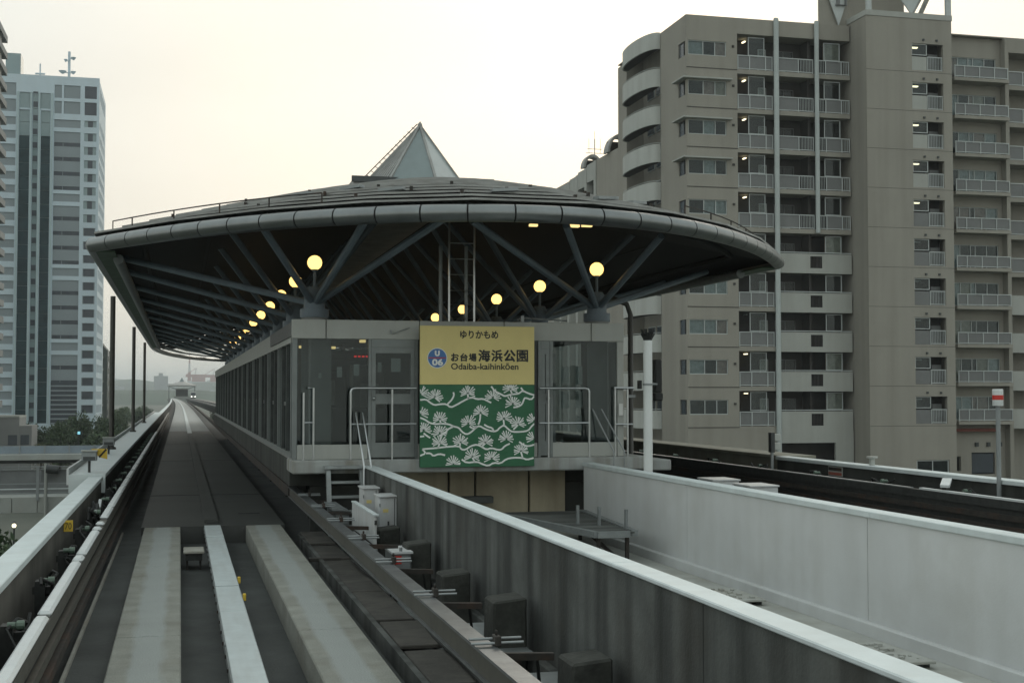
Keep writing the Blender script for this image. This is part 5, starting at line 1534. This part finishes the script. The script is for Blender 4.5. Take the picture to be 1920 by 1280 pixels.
# ------------------------------------------------------------------ white high-rise at left
tw = thing('tower_block', (-30, 312, GZ), 'tall white gridded high-rise with a teal glass strip', 'high-rise')
TWX1, TWY, TWZ = -17.55, 300.0, 70.1
FT = 2.93
rows = [61.4 - FT * k for k in range(23)]       # window heads
hol = []
hol += [(-20.6, -18.1, 66.0, 68.7), (-20.6, -18.1, 62.4, 65.2)]
hol += [(-20.6, -18.1, z - 1.75, z) for z in rows[1:]]
hol += [(-20.6, -18.1, rows[0] - 1.6, rows[0] - 0.2)]
for (x0, x1) in ((-26.8, -25.3), (-24.9, -21.5)):
    hol += [(x0, x1, 65.9, 68.7), (x0, x1, 62.5, 65.2)]
for g_ in range(4):
    z1 = 61.2 - g_ * 16.0
    hol += [(-26.8, -21.4, z1 - 1.7, z1), (-26.8, -21.4, z1 - 15.2, z1 - 2.6)]
hol = [hh for hh in hol if hh[2] > -4]
hol += [(-33.9, -31.8, -4, 63.0), (-29.5, -27.6, -4, 63.0), (-31.2, -30.1, -4, 67.0), (-33.9, -31.3, 63.4, 66.8), (-30.0, -27.6, 63.4, 66.8)]
for z in rows:
    hol.append((-40.5, -34.6, z - 1.7, z))
hol += [(-40.5, -34.6, 66.0, 68.7), (-40.5, -34.6, 62.5, 65.2)]
a = MB(); a.holed(-62, TWX1, TWY, TWY + 0.4, GZ, TWZ, hol)
a.build('front_grid', 'tower_white', tw, fix=False)
def twpart(n, x0, x1, z0, z1, m, y=0.25): return BX(n, x0 + 0.01, x1 - 0.01, TWY + y, TWY + y + 0.1, z0 + 0.01, z1 - 0.01, m, tw)
for hh in hol:
    x0, x1, z0, z1 = hh
    if x1 - x0 < 3.0 and x0 > -21 and z1 - z0 < 2:
        w = twpart('window', x0, x1, z0, z1, 'tower_paleblue' if z1 > 40 else 'tower_grey')
        if z1 > 40: BX('pane', x0 + 0.75, x1 - 0.75, TWY + 0.2, TWY + 0.249, z0 + 0.05, z1 - 0.05, 'tower_dark', w)
        else: BX('pane', x0 + 0.2, x1 - 0.2, TWY + 0.2, TWY + 0.249, z0 + 0.1, z1 - 0.1, 'tower_dark', w)
    elif x0 > -21: twpart('louvre_panel', x0, x1, z0, z1, 'tower_dark')
    elif x0 in (-26.8, -24.9) and z1 - z0 > 6:
        n = int(round((z1 - z0) / FT))
        for j in range(max(n, 1)):
            zt = z1 - j * (z1 - z0) / n; zb = zt - (z1 - z0) / n
            twpart('spandrel', x0, x1, zb + 0.85, zt, 'tower_grey', 0.2)
            w = twpart('ribbon_window', x0, x1, zb, zb + 0.85, 'tower_dark')
            BX('mullion', (x0 + x1) / 2 - 0.9, (x0 + x1) / 2 - 0.8, TWY + 0.22, TWY + 0.249, zb + 0.05, zb + 0.8, 'tower_grey', w)
    elif x0 > -27 : twpart('spandrel', x0, x1, z0, z1, 'tower_grey', 0.2)
    elif x0 < -34: twpart('spandrel', x0, x1, z0, z1, 'tower_grey', 0.2)
    elif z0 < 0 and x1 - x0 > 1.5:
        z = z0
        while z < z1:
            ze = min(z + FT, z1)
            twpart('curtain_glass', x0, x1, z, ze - 0.08, 'tower_teal' if z < 56 else 'tower_paleblue')
            z = ze
    elif z0 < 0:
        z = z0; j = 0
        while z < z1:
            ze = min(z + FT, z1)
            w = twpart('stair_window', x0, x1, z, ze - 0.1, 'tower_paleblue')
            BX('pane', x0 + 0.1, x1 - 0.1, TWY + 0.2, TWY + 0.249, z + 0.3, z + 1.5, 'tower_dark', w)
            z = ze
    else: twpart('glass_cap', x0, x1, z0, z1, 'tower_paleblue')
for x in (-34.15, -31.5, -29.8, -27.25):
    BX('glass_fin', x - 0.15, x + 0.15, TWY - 0.5, TWY - 0.001, -4, 66.8, 'tower_mullion', tw)
# side face (towards the track)
a = MB()
cols_ = [302.0, 306.0, 310.0, 314.0, 318.0]
a2 = [(yy, yy + 2.2, z - 1.75, z) for yy in cols_ for z in rows if z > -3] + [(yy, yy + 2.2, 66, 68.7) for yy in cols_]
m_ = MB(); m_.holed(TWY + 0.401, 324.4, 0, 0.35, GZ, TWZ, a2)
m_.v = [(TWX1 - p[1], p[0], p[2]) for p in m_.v]
m_.build('side_grid', 'tower_white', tw, fix=True)
for (y0, y1, z0, z1) in a2:
    BX('side_window', TWX1 - 0.33, TWX1 - 0.25, y0, y1, z0, z1, 'tower_dark', tw)
a = MB(); a.box(-62, TWX1 - 0.4, TWY + 0.45, 324, GZ, TWZ - 0.3); a.build('core', 'tower_grey', tw, fix=False)
# podium grille
for (x0, x1) in ((-26.8, -21.4),):
    for j in range(9): BX('podium_slat', x0, x1, TWY - 0.12, TWY - 0.001, -4.2 + 1.0 * j, -3.9 + 1.0 * j, 'tower_grey', tw)
    BX('podium_glass', x0, x1, TWY - 0.0009, TWY + 0.19, -4.3, 4.8, 'tower_dark', tw)
BX('rooftop_plant', -37.3, -34.2, 304, 309, TWZ - 0.29, 76, 'tower_paleblue', tw)
BX('roof_parapet', -62, TWX1, TWY - 0.01, TWY + 0.38, TWZ + 0.001, TWZ + 0.5, 'tower_white', tw)
t = thing('roof_mast', (-24.2, 304, TWZ), 'white aerial mast with dishes on the white high-rise', 'mast', 'roof masts')
MB().tube([(-24.2, 304, TWZ - 0.3), (-24.2, 304, 77)], 0.28, 8).build('mast', 'tower_white', t)
for (x, z, r_) in ((-25.5, 72.3, 0.9), (-23.3, 72.3, 0.6), (-23.3, 75.4, 0.6), (-24.9, 74.9, 0.4)):
    MB().tube([(-24.2, 304, z), (x, 303.5, z)], 0.1, 6).build('dish_arm', 'tower_white', t)
    MB().lathe(x, 303.5, [(r_ * 0.3, z - 0.3), (r_, z + 0.25), (r_ * 0.9, z + 0.3)], 10).build('dish', 'tower_white', t, smooth=True)
t = thing('roof_mast', (-30.2, 304, TWZ), 'thin short aerial on the white high-rise above the glass strip', 'mast', 'roof masts')
MB().tube([(-30.2, 304, TWZ - 0.3), (-30.2, 304, 74)], 0.15, 8).build('mast', 'tower_white', t)
MB().tube([(-31.2, 304, 71.8), (-29.2, 304, 71.8)], 0.2, 8).build('cross_arm', 'tower_white', t)
MB().box(-30.7, -29.7, 303.5, 304.5, TWZ - 0.3, 71).build('base_box', 'tower_white', t)

# building cut by the left edge of the picture
eb = thing('apartment_building', (-38, 232, GZ), 'grey tall block with stacked balconies cut by the left picture edge', 'apartment block')
a = MB(); a.box(-52, -31.7, 205, 250.5, GZ, 68); a.build('body', 'curtain_dark', eb, fix=False)
for k in range(25):
    z = 66 - 2.95 * k
    MB().box(-52, -30.5, 204, 251, z - 1.15, z).build('balcony_band', 'block_grey', eb, fix=False)
    for yy in (212, 220, 228, 236, 244):
        BX('bay_wall', -31.699, -31.0, yy, yy + 3, z - 2.949, z - 1.151, 'apt_wall', eb)
# smaller block behind the rainwater post
mb_t = thing('low_apartment_block', (-20, 350, GZ), 'small greenish apartment block with balconies beside the white high-rise', 'apartment block')
a = MB(); a.box(-25, -17.3, 340, 362, GZ, 13.0); a.build('body', 'block_green', mb_t, fix=False)
for k in range(8):
    z = 11.4 - 2.9 * k
    MB().box(-25, -18.2, 338.8, 339.999, z - 0.5, z - 0.05).build('balcony', 'apt_pale', mb_t, fix=False)
    BX('balcony_window', -23.0, -18.6, 339.93, 339.998, z + 0.05, z + 1.8, 'tower_dark', mb_t)
    BX('side_window', -17.299, -17.25, 342, 346, z + 0.1, z + 1.6, 'tower_dark', mb_t)
a = MB(); a.prism([(-25, 13.001), (-17.5, 13.001), (-19.2, 15.2), (-24, 15.2)], 340, 355); a.build('roof_storey', 'block_green', mb_t)
# low grey building by the left edge
lb = thing('low_grey_building', (-28, 234, GZ), 'low grey flat building among trees at the left edge', 'building')
a = MB(); a.box(-34, -25.3, 230, 240, GZ, -1.6); a.build('wall', 'block_grey', lb, fix=False)
a = MB(); a.box(-25.299, -23.4, 230.3, 239, GZ, -2.9); a.build('annex', 'block_grey', lb, fix=False)
BX('window', -27.0, -25.6, 229.93, 229.998, -6.0, -4.4, 'tower_dark', lb)
BX('window', -25.1, -23.8, 230.23, 230.298, -6.0, -4.4, 'tower_dark', lb)
BX('coping', -34, -25.28, 229.9, 240, -1.599, -1.3, 'apt_pale', lb)

# ------------------------------------------------------------------ elevated road, footbridge
er = thing('elevated_road', (-20, 152, GZ), 'elevated road with blue grey barrier crossing behind the left wall', 'elevated road')
BX('sound_barrier', -90, 40, 150.0, 150.12, -4.05, -3.25, 'barrier_blue', er)
for i in range(30): BX('barrier_post', -64 + 2.5 * i, -63.85 + 2.5 * i, 149.9, 149.999, -4.1, -3.2, 'fence_grey', er)
BX('edge_beam', -90, 40, 149.4, 150.4, -4.75, -4.11, 'barrier_pale', er, bevel=0.05)
BX('deck', -90, 40, 150.41, 160, -5.1, -4.5, 'asphalt', er)
for x in (-60, -30, 0, 30): BX('pier', x, x + 2, 152, 156, GZ, -5.101, 'wall_outer_dark', er)
BX('far_barrier', -90, 40, 159.5, 159.7, -4.49, -3.6, 'barrier_pale', er)
fb = thing('footbridge', (-15, 70, GZ), 'pale footbridge with grey railings and panels beyond the left wall', 'footbridge')
BX('deck', -60, -2.6, 70.1, 73.5, -3.6, -2.9, 'barrier_pale', fb)
n = 0
x = -20.0
while x < -2.7:
    BX('parapet_panel', x + 0.015, x + 1.185, 70.0, 70.09, -3.6, -2.82, 'barrier_pale', fb, bevel=0.01); x += 1.2
for z, m in ((-1.33, 'fence_grey'), (-1.45, 'fence_grey'), (-2.42, 'coping_white'), (-2.16, 'fence_grey'), (-2.62, 'fence_grey')):
    BX('rail', -60, -2.6, 70.02, 70.08, z - 0.03, z + 0.02, m, fb)
for i in range(10):
    x = -20.1 + 1.9 * i
    BX('post', x - 0.07, x + 0.07, 69.9, 70.0, -3.0, -1.28, 'fence_grey', fb)
x = -20
while x < -2.7:
    BX('mesh_panel', x + 0.05, x + 1.85, 70.10, 70.12, -2.1, -1.5, 'fence_panel', fb); x += 1.9
for x in (-18, -4.5): BX('pier', x, x + 0.8, 71, 72.6, GZ, -3.601, 'wall_outer_dark', fb)
BX('far_rail', -60, -2.6, 73.4, 73.5, -2.899, -1.7, 'fence_panel', fb)
t = thing('street_lamp', (-6.35, 69, GZ), 'black drum lamp on a pale post beside the footbridge railing', 'street lamp')
MB().tube([(-6.4, 69.8, GZ), (-6.4, 69.8, -1.15)], 0.08, 8).build('post', 'barrier_pale', t)
MB().tube([(-6.39, 69.8, -1.42), (-5.8, 69.8, -1.48)], 0.22, 10).build('lamp_head', 'frame_dark', t, smooth=True)
t = thing('garden_lamp', (-6.7, 60, GZ), 'small lit lamp glowing among the bushes below the left wall', 'lamp')
MB().tube([(-6.75, 60, GZ), (-6.75, 60, -3.35)], 0.04, 6).build('post', 'frame_dark', t)
MB().sphere((-6.75, 60, -3.28), 0.09, 10, 8).build('bulb', 'lamp_white', t)
MB().lathe(-6.75, 60, [(0.16, -3.16), (0.02, -3.08)], 10).build('shade', 'frame_dark', t)
t = thing('blue_lit_sign', (-15.8, 228, GZ), 'tiny pale blue lit sign among the trees', 'sign')
BX('post', -16.0, -15.9, 228, 228.1, GZ, -4.3, 'frame_dark', t)
BX('panel', -16.2, -15.7, 227.9, 227.999, -4.29, -3.85, 'led_cyan', t)

# ------------------------------------------------------------------ trees
def crown_mesh(seed, rx, rz, nl, ls, lobes):
    r = random.Random(seed)
    vs, fs = [], []
    cen = [(r.uniform(-0.55, 0.55) * rx, r.uniform(-0.55, 0.55) * rx, r.uniform(-0.45, 0.55) * rz, r.uniform(0.35, 0.6)) for _ in range(lobes)]
    for i in range(nl):
        c = r.choice(cen)
        u = Vector((r.gauss(0, 1), r.gauss(0, 1), r.gauss(0, 1))).normalized() * (r.random() ** 0.4)
        p = Vector((c[0] + u.x * rx * c[3], c[1] + u.y * rx * c[3], c[2] + u.z * rz * c[3]))
        a = Vector((r.gauss(0, 1), r.gauss(0, 1), r.gauss(0, 0.6))).normalized()
        b = a.cross(Vector((r.gauss(0, 1), r.gauss(0, 1), r.gauss(0, 1)))).normalized()
        s = ls * r.uniform(0.6, 1.3)
        n = len(vs)
        vs += [p - a * s, p + b * s * 0.5, p + a * s, p - b * s * 0.5]
        fs.append((n, n + 1, n + 2, n + 3))
    me = bpy.data.meshes.new('crown')
    me.from_pydata([tuple(v) for v in vs], [], fs)
    return me
CROWNS = {}
def tree(x, y, z0, h_, rx, leafm, label, seed, cat='tree', group='trees below the guideway'):
    key = (seed % 4, leafm)
    if key not in CROWNS:
        me = crown_mesh(seed % 4 + 40, 1.0, 1.0, 2600, 0.085, 14)
        me.materials.append(M[leafm]); CROWNS[key] = me
    t = thing('tree', (x, y, z0), label, cat, group)
    tr = MB(); tr.tube([(x, y, z0), (x + 0.1, y, z0 + h_ * 0.35), (x, y + 0.1, z0 + h_ * 0.6)], h_ * 0.035, 8, True, h_ * 0.012)
    for k in range(4):
        an = k * 1.6 + seed
        tr.tube([(x, y, z0 + h_ * 0.4), (x + rx * 0.5 * math.cos(an), y + rx * 0.5 * math.sin(an), z0 + h_ * 0.68)], h_ * 0.014, 5, True, h_ * 0.006)
    tr.build('trunk', 'bark', t, fix=False)
    c = link('crown', CROWNS[key], (x, y, z0 + h_ * 0.64), t)
    c.scale = (rx, rx, h_ * 0.40); c.rotation_euler = (0, 0, seed * 1.3)
tr_list = [(-25.5, 246, 7.6, 3.2, 'leaf_dark', 'dark tree right behind the low grey building'), (-22.3, 244, 7.6, 3.0, 'leaf_dark', 'dark bushy tree left of the teal strip foot'),
           (-19.6, 248, 8.0, 3.2, 'leaf_mid', 'rounded tree below the teal glass strip'), (-17.0, 243, 7.0, 2.6, 'leaf_dark', 'low dark tree in the middle of the tower foot'),
           (-15.4, 240, 9.6, 2.7, 'leaf_dark', 'tallest dark tree before the window column of the high-rise'), (-13.0, 238, 8.2, 2.6, 'leaf_mid', 'tree just left of the nearest rainwater post'),
           (-11.2, 236, 9.0, 2.9, 'leaf_dark', 'dark tree right of the nearest rainwater post'), (-20.5, 215, 5.2, 2.2, 'leaf_olive', 'olive shrub at the road edge left of the others'), (-17.5, 213, 4.8, 2.4, 'leaf_mid', 'low shrub in front of the tallest dark tree'),
           (-14.3, 212, 5.2, 2.2, 'leaf_olive', 'olive shrub right of the tiny blue lit sign'), (-11.2, 214, 6.2, 2.4, 'leaf_dark', 'dark shrub behind the white wall step')]
for i, (x, y, h_, rx, m_, lb_) in enumerate(tr_list): tree(x, y, GZ, h_ * 0.92, rx * 0.9, m_, lb_, i)
for i, (x, y, h_, rx, m_, lb_) in enumerate([(-8.6, 60, 6.9, 1.7, 'leaf_dark', 'dark bush under the footbridge at the left edge'), (-6.3, 58, 6.2, 1.8, 'leaf_dark', 'dark bush beside the lit garden lamp'), (-4.6, 62, 5.9, 1.6, 'leaf_dark', 'dark bush half hidden by the left wall coping'), (-8.7, 56, 7.7, 0.9, 'leaf_mid', 'lit green bush top at the far left below the railing')]):
    tree(x, y, GZ, h_, rx, m_, lb_, i + 3)
far_tr = []
r_ = random.Random(77)
for i in range(16):
    y = 195 + i * 24 + r_.uniform(-8, 8)
    x = -8 - (i % 3) * 4 - r_.uniform(0, 5) - (y - 130) * 0.012
    tree(x, y, GZ, r_.uniform(6.5, 8.6), r_.uniform(2.4, 3.6), r_.choice(['leaf_dark', 'leaf_mid']), 'hazy roadside tree left of the far track, %s from the camera' % (ORD[i]), i, group='trees along the far track')
for i in range(6):
    y = 170 + i * 55
    tree(13 + r_.uniform(-2, 2), y, GZ, r_.uniform(8.5, 11), r_.uniform(2.6, 3.6), 'leaf_dark', 'hazy tree right of the far track, %s from the camera' % ORD[i], i + 2, group='trees along the far track')

# ------------------------------------------------------------------ far end of the line: next station, train, cranes, buildings, hills
fy, fx = 700.0, 0.9
fs_ = thing('distant_station', (fx, fy, GZ), 'tiny hazy boat-roofed station at the end of the track', 'station')
FR = MB()
secs = []
for k in range(24):
    an = 2 * math.pi * k / 24
    secs.append([(fx + 7.2 * math.cos(an), fy + 14 * math.sin(an), 6.1), (fx + 7.2 * math.cos(an), fy + 14 * math.sin(an), 6.6), (fx + 1.5 * math.cos(an), fy + 3 * math.sin(an), 8.4), (fx + 1.5 * math.cos(an), fy + 3 * math.sin(an), 7.9)])
FR.loft(secs, True, True); FR.build('roof', 'slat_grey', fs_)
MB().lathe(fx, fy, [(1.3, 8.3), (0.05, 10.6)], 6).build('pyramid', 'skylight_panel', fs_)
BX('house', fx - 3.0, fx + 3.0, fy - 4, fy + 10, 1.0, 4.4, 'wall_outer_dark', fs_)
BX('band', fx - 3.1, fx + 3.1, fy - 4.2, fy - 4.001, 4.4, 5.0, 'panel_light', fs_)
for sx in (-1, 1):
    MB().bar((fx + sx * 2.4, fy - 2, 4.4), (fx + sx * 6.6, fy - 2, 6.2), 0.3, 0.3).build('strut', 'strut_blue', fs_)
    MB().bar((fx + sx * 6.4, fy, GZ), (fx + sx * 6.4, fy, 6.2), 0.3, 0.3).build('post', 'downpipe', fs_)
BX('base', fx - 4, fx + 4, fy - 4, fy + 12, GZ, 0.999, 'barrier_pale', fs_)
tn = thing('approaching_train', (9.84 + dx(650), 640, 0.0), 'tiny train with lit headlights coming from the distant station', 'train')
tx = 9.84 + dx(650)
BX('body', tx - 1.2, tx + 1.2, 640, 680, 0.4, 3.2, 'panel_light', tn, bevel=0.2)
BX('windscreen', tx - 1.0, tx + 1.0, 639.9, 639.999, 1.6, 2.8, 'tower_dark', tn)
for sx in (-0.8, 0.8): BX('headlight', tx + sx - 0.22, tx + sx + 0.22, 639.9, 639.999, 0.75, 1.15, 'headlight', tn)
BX('bogie', tx - 1.0, tx + 1.0, 642, 678, 0.001, 0.3995, 'dark_gear', tn)
# gantry cranes
def crane(x, y, label):
    t = thing('harbour_crane', (x, y, GZ), label, 'crane', 'harbour cranes')
    for sx in (-16, 16):
        MB().bar((x + sx, y, GZ), (x + sx * 0.8, y, 40), 3.6, 3.6).build('leg', 'crane_white', t)
    MB().box(x - 30, x + 22, y - 4, y + 4, 46, 53).build('girder', 'crane_red', t)
    MB().box(x - 14, x + 20, y - 6, y + 6, 34, 45.9).build('machine_house', 'crane_red', t)
    MB().bar((x - 6, y, 53), (x - 3, y, 70), 2.4, 2.4).build('mast', 'crane_white', t)
    MB().bar((x - 3, y, 70), (x - 28, y, 53), 1.2, 1.2).build('stay', 'crane_red', t)
    MB().box(x - 14, x + 14, y - 4, y + 4, 8, 13).build('cross_beam', 'crane_white', t)
crane(44, 3600, 'hazy red and white gantry crane left of its twin')
crane(92, 3660, 'hazy red and white gantry crane nearer to the station screen')
t = thing('red_tower', (24, 3700, GZ), 'thin hazy red and white lattice tower above the cranes', 'tower')
for k in range(5):
    MB().lathe(24, 3700, [(7.5 - 1.3 * k, GZ + 23.6 * k), (6.3 - 1.3 * k, GZ + 23.6 * k + 23.5)], 6).build('tower_section', 'crane_red' if k % 2 == 0 else 'crane_white', t)
MB().lathe(24, 3700, [(1.1, 108.1), (0.5, 140)], 6).build('spire', 'crane_white', t)
# hazy far blocks
r_ = random.Random(31)
for i in range(14):
    y = 2500 + 110 * ((i * 5) % 9)
    x = y * (-0.108 + 0.0105 * i) if i < 11 else 60 + 30 * (i - 11)
    w, h_ = r_.uniform(14, 34), r_.uniform(14, 46)
    t = thing('distant_block', (x, y, GZ), 'faint hazy city block on the horizon beyond the far station', 'building', 'far hazy blocks')
    BX('wall', x - w / 2, x + w / 2, y, y + 20, GZ, GZ + h_, 'block_far', t)
    BX('plant_room', x - w / 6, x + w / 8, y + 4, y + 14, GZ + h_ + 0.01, GZ + h_ + r_.uniform(2, 6), 'block_far', t)
# hills: a high far ridge and two lower, nearer wooded ones
def ridge(y0, depth, half, top, amp, seed):
    m_ = MB(); nx = 110
    r_ = random.Random(seed)
    hs = [top + amp * (0.55 * math.sin(i * 0.23 + seed) + 0.3 * math.sin(i * 0.71 + 2 * seed) + r_.uniform(-0.22, 0.22)) for i in range(nx + 1)]
    vs, fs = [], []
    for (f_, d) in ((0, 0), (0.75, 0.3), (1.0, 0.55), (0.0, 1.0)):
        for i in range(nx + 1):
            vs.append((-half + 2 * half * i / nx, y0 + depth * d + 0.03 * depth * math.sin(i * 1.7), GZ + f_ * (hs[i] - GZ)))
    for j in range(3):
        for i in range(nx):
            a = j * (nx + 1) + i
            fs.append((a, a + 1, a + nx + 2, a + nx + 1))
    m_.add(vs, fs); struct(m_.build('hills', 'hill', smooth=False))
ridge(4300, 1500, 2600, 62, 26, 5)
ridge(2900, 700, 1600, 24, 14, 8)
ridge(1500, 300, 900, 5, 5, 3)
struct(BX('road', -9.5, -3.0, 80, 900, GZ + 0.01, GZ + 0.06, 'asphalt'))

# ------------------------------------------------------------------ haze
hz = bpy.data.materials.new('haze_air'); hz.use_nodes = True
t_ = hz.node_tree; t_.nodes.clear()
o_ = t_.nodes.new('ShaderNodeOutputMaterial'); v_ = t_.nodes.new('ShaderNodeVolumePrincipled')
v_.inputs['Color'].default_value = (0.92, 0.98, 1.0, 1)
v_.inputs['Density'].default_value = 0.00024
v_.inputs['Anisotropy'].default_value = 0.0
t_.links.new(v_.outputs[0], o_.inputs['Volume'])
me = bpy.data.meshes.new('haze')
bm = bmesh.new(); bmesh.ops.create_cube(bm, size=1)
for v in bm.verts: v.co = (v.co.x * 8200, v.co.y * 7600 + 3300, v.co.z * 101 + (-11 + 90) / 2)
bm.to_mesh(me); bm.free(); me.materials.append(hz)
ho = link('haze', me, (0, 0, 0)); ho['kind'] = 'stuff'; ho['label'] = 'thin pale evening haze filling the air'; ho['category'] = 'haze'
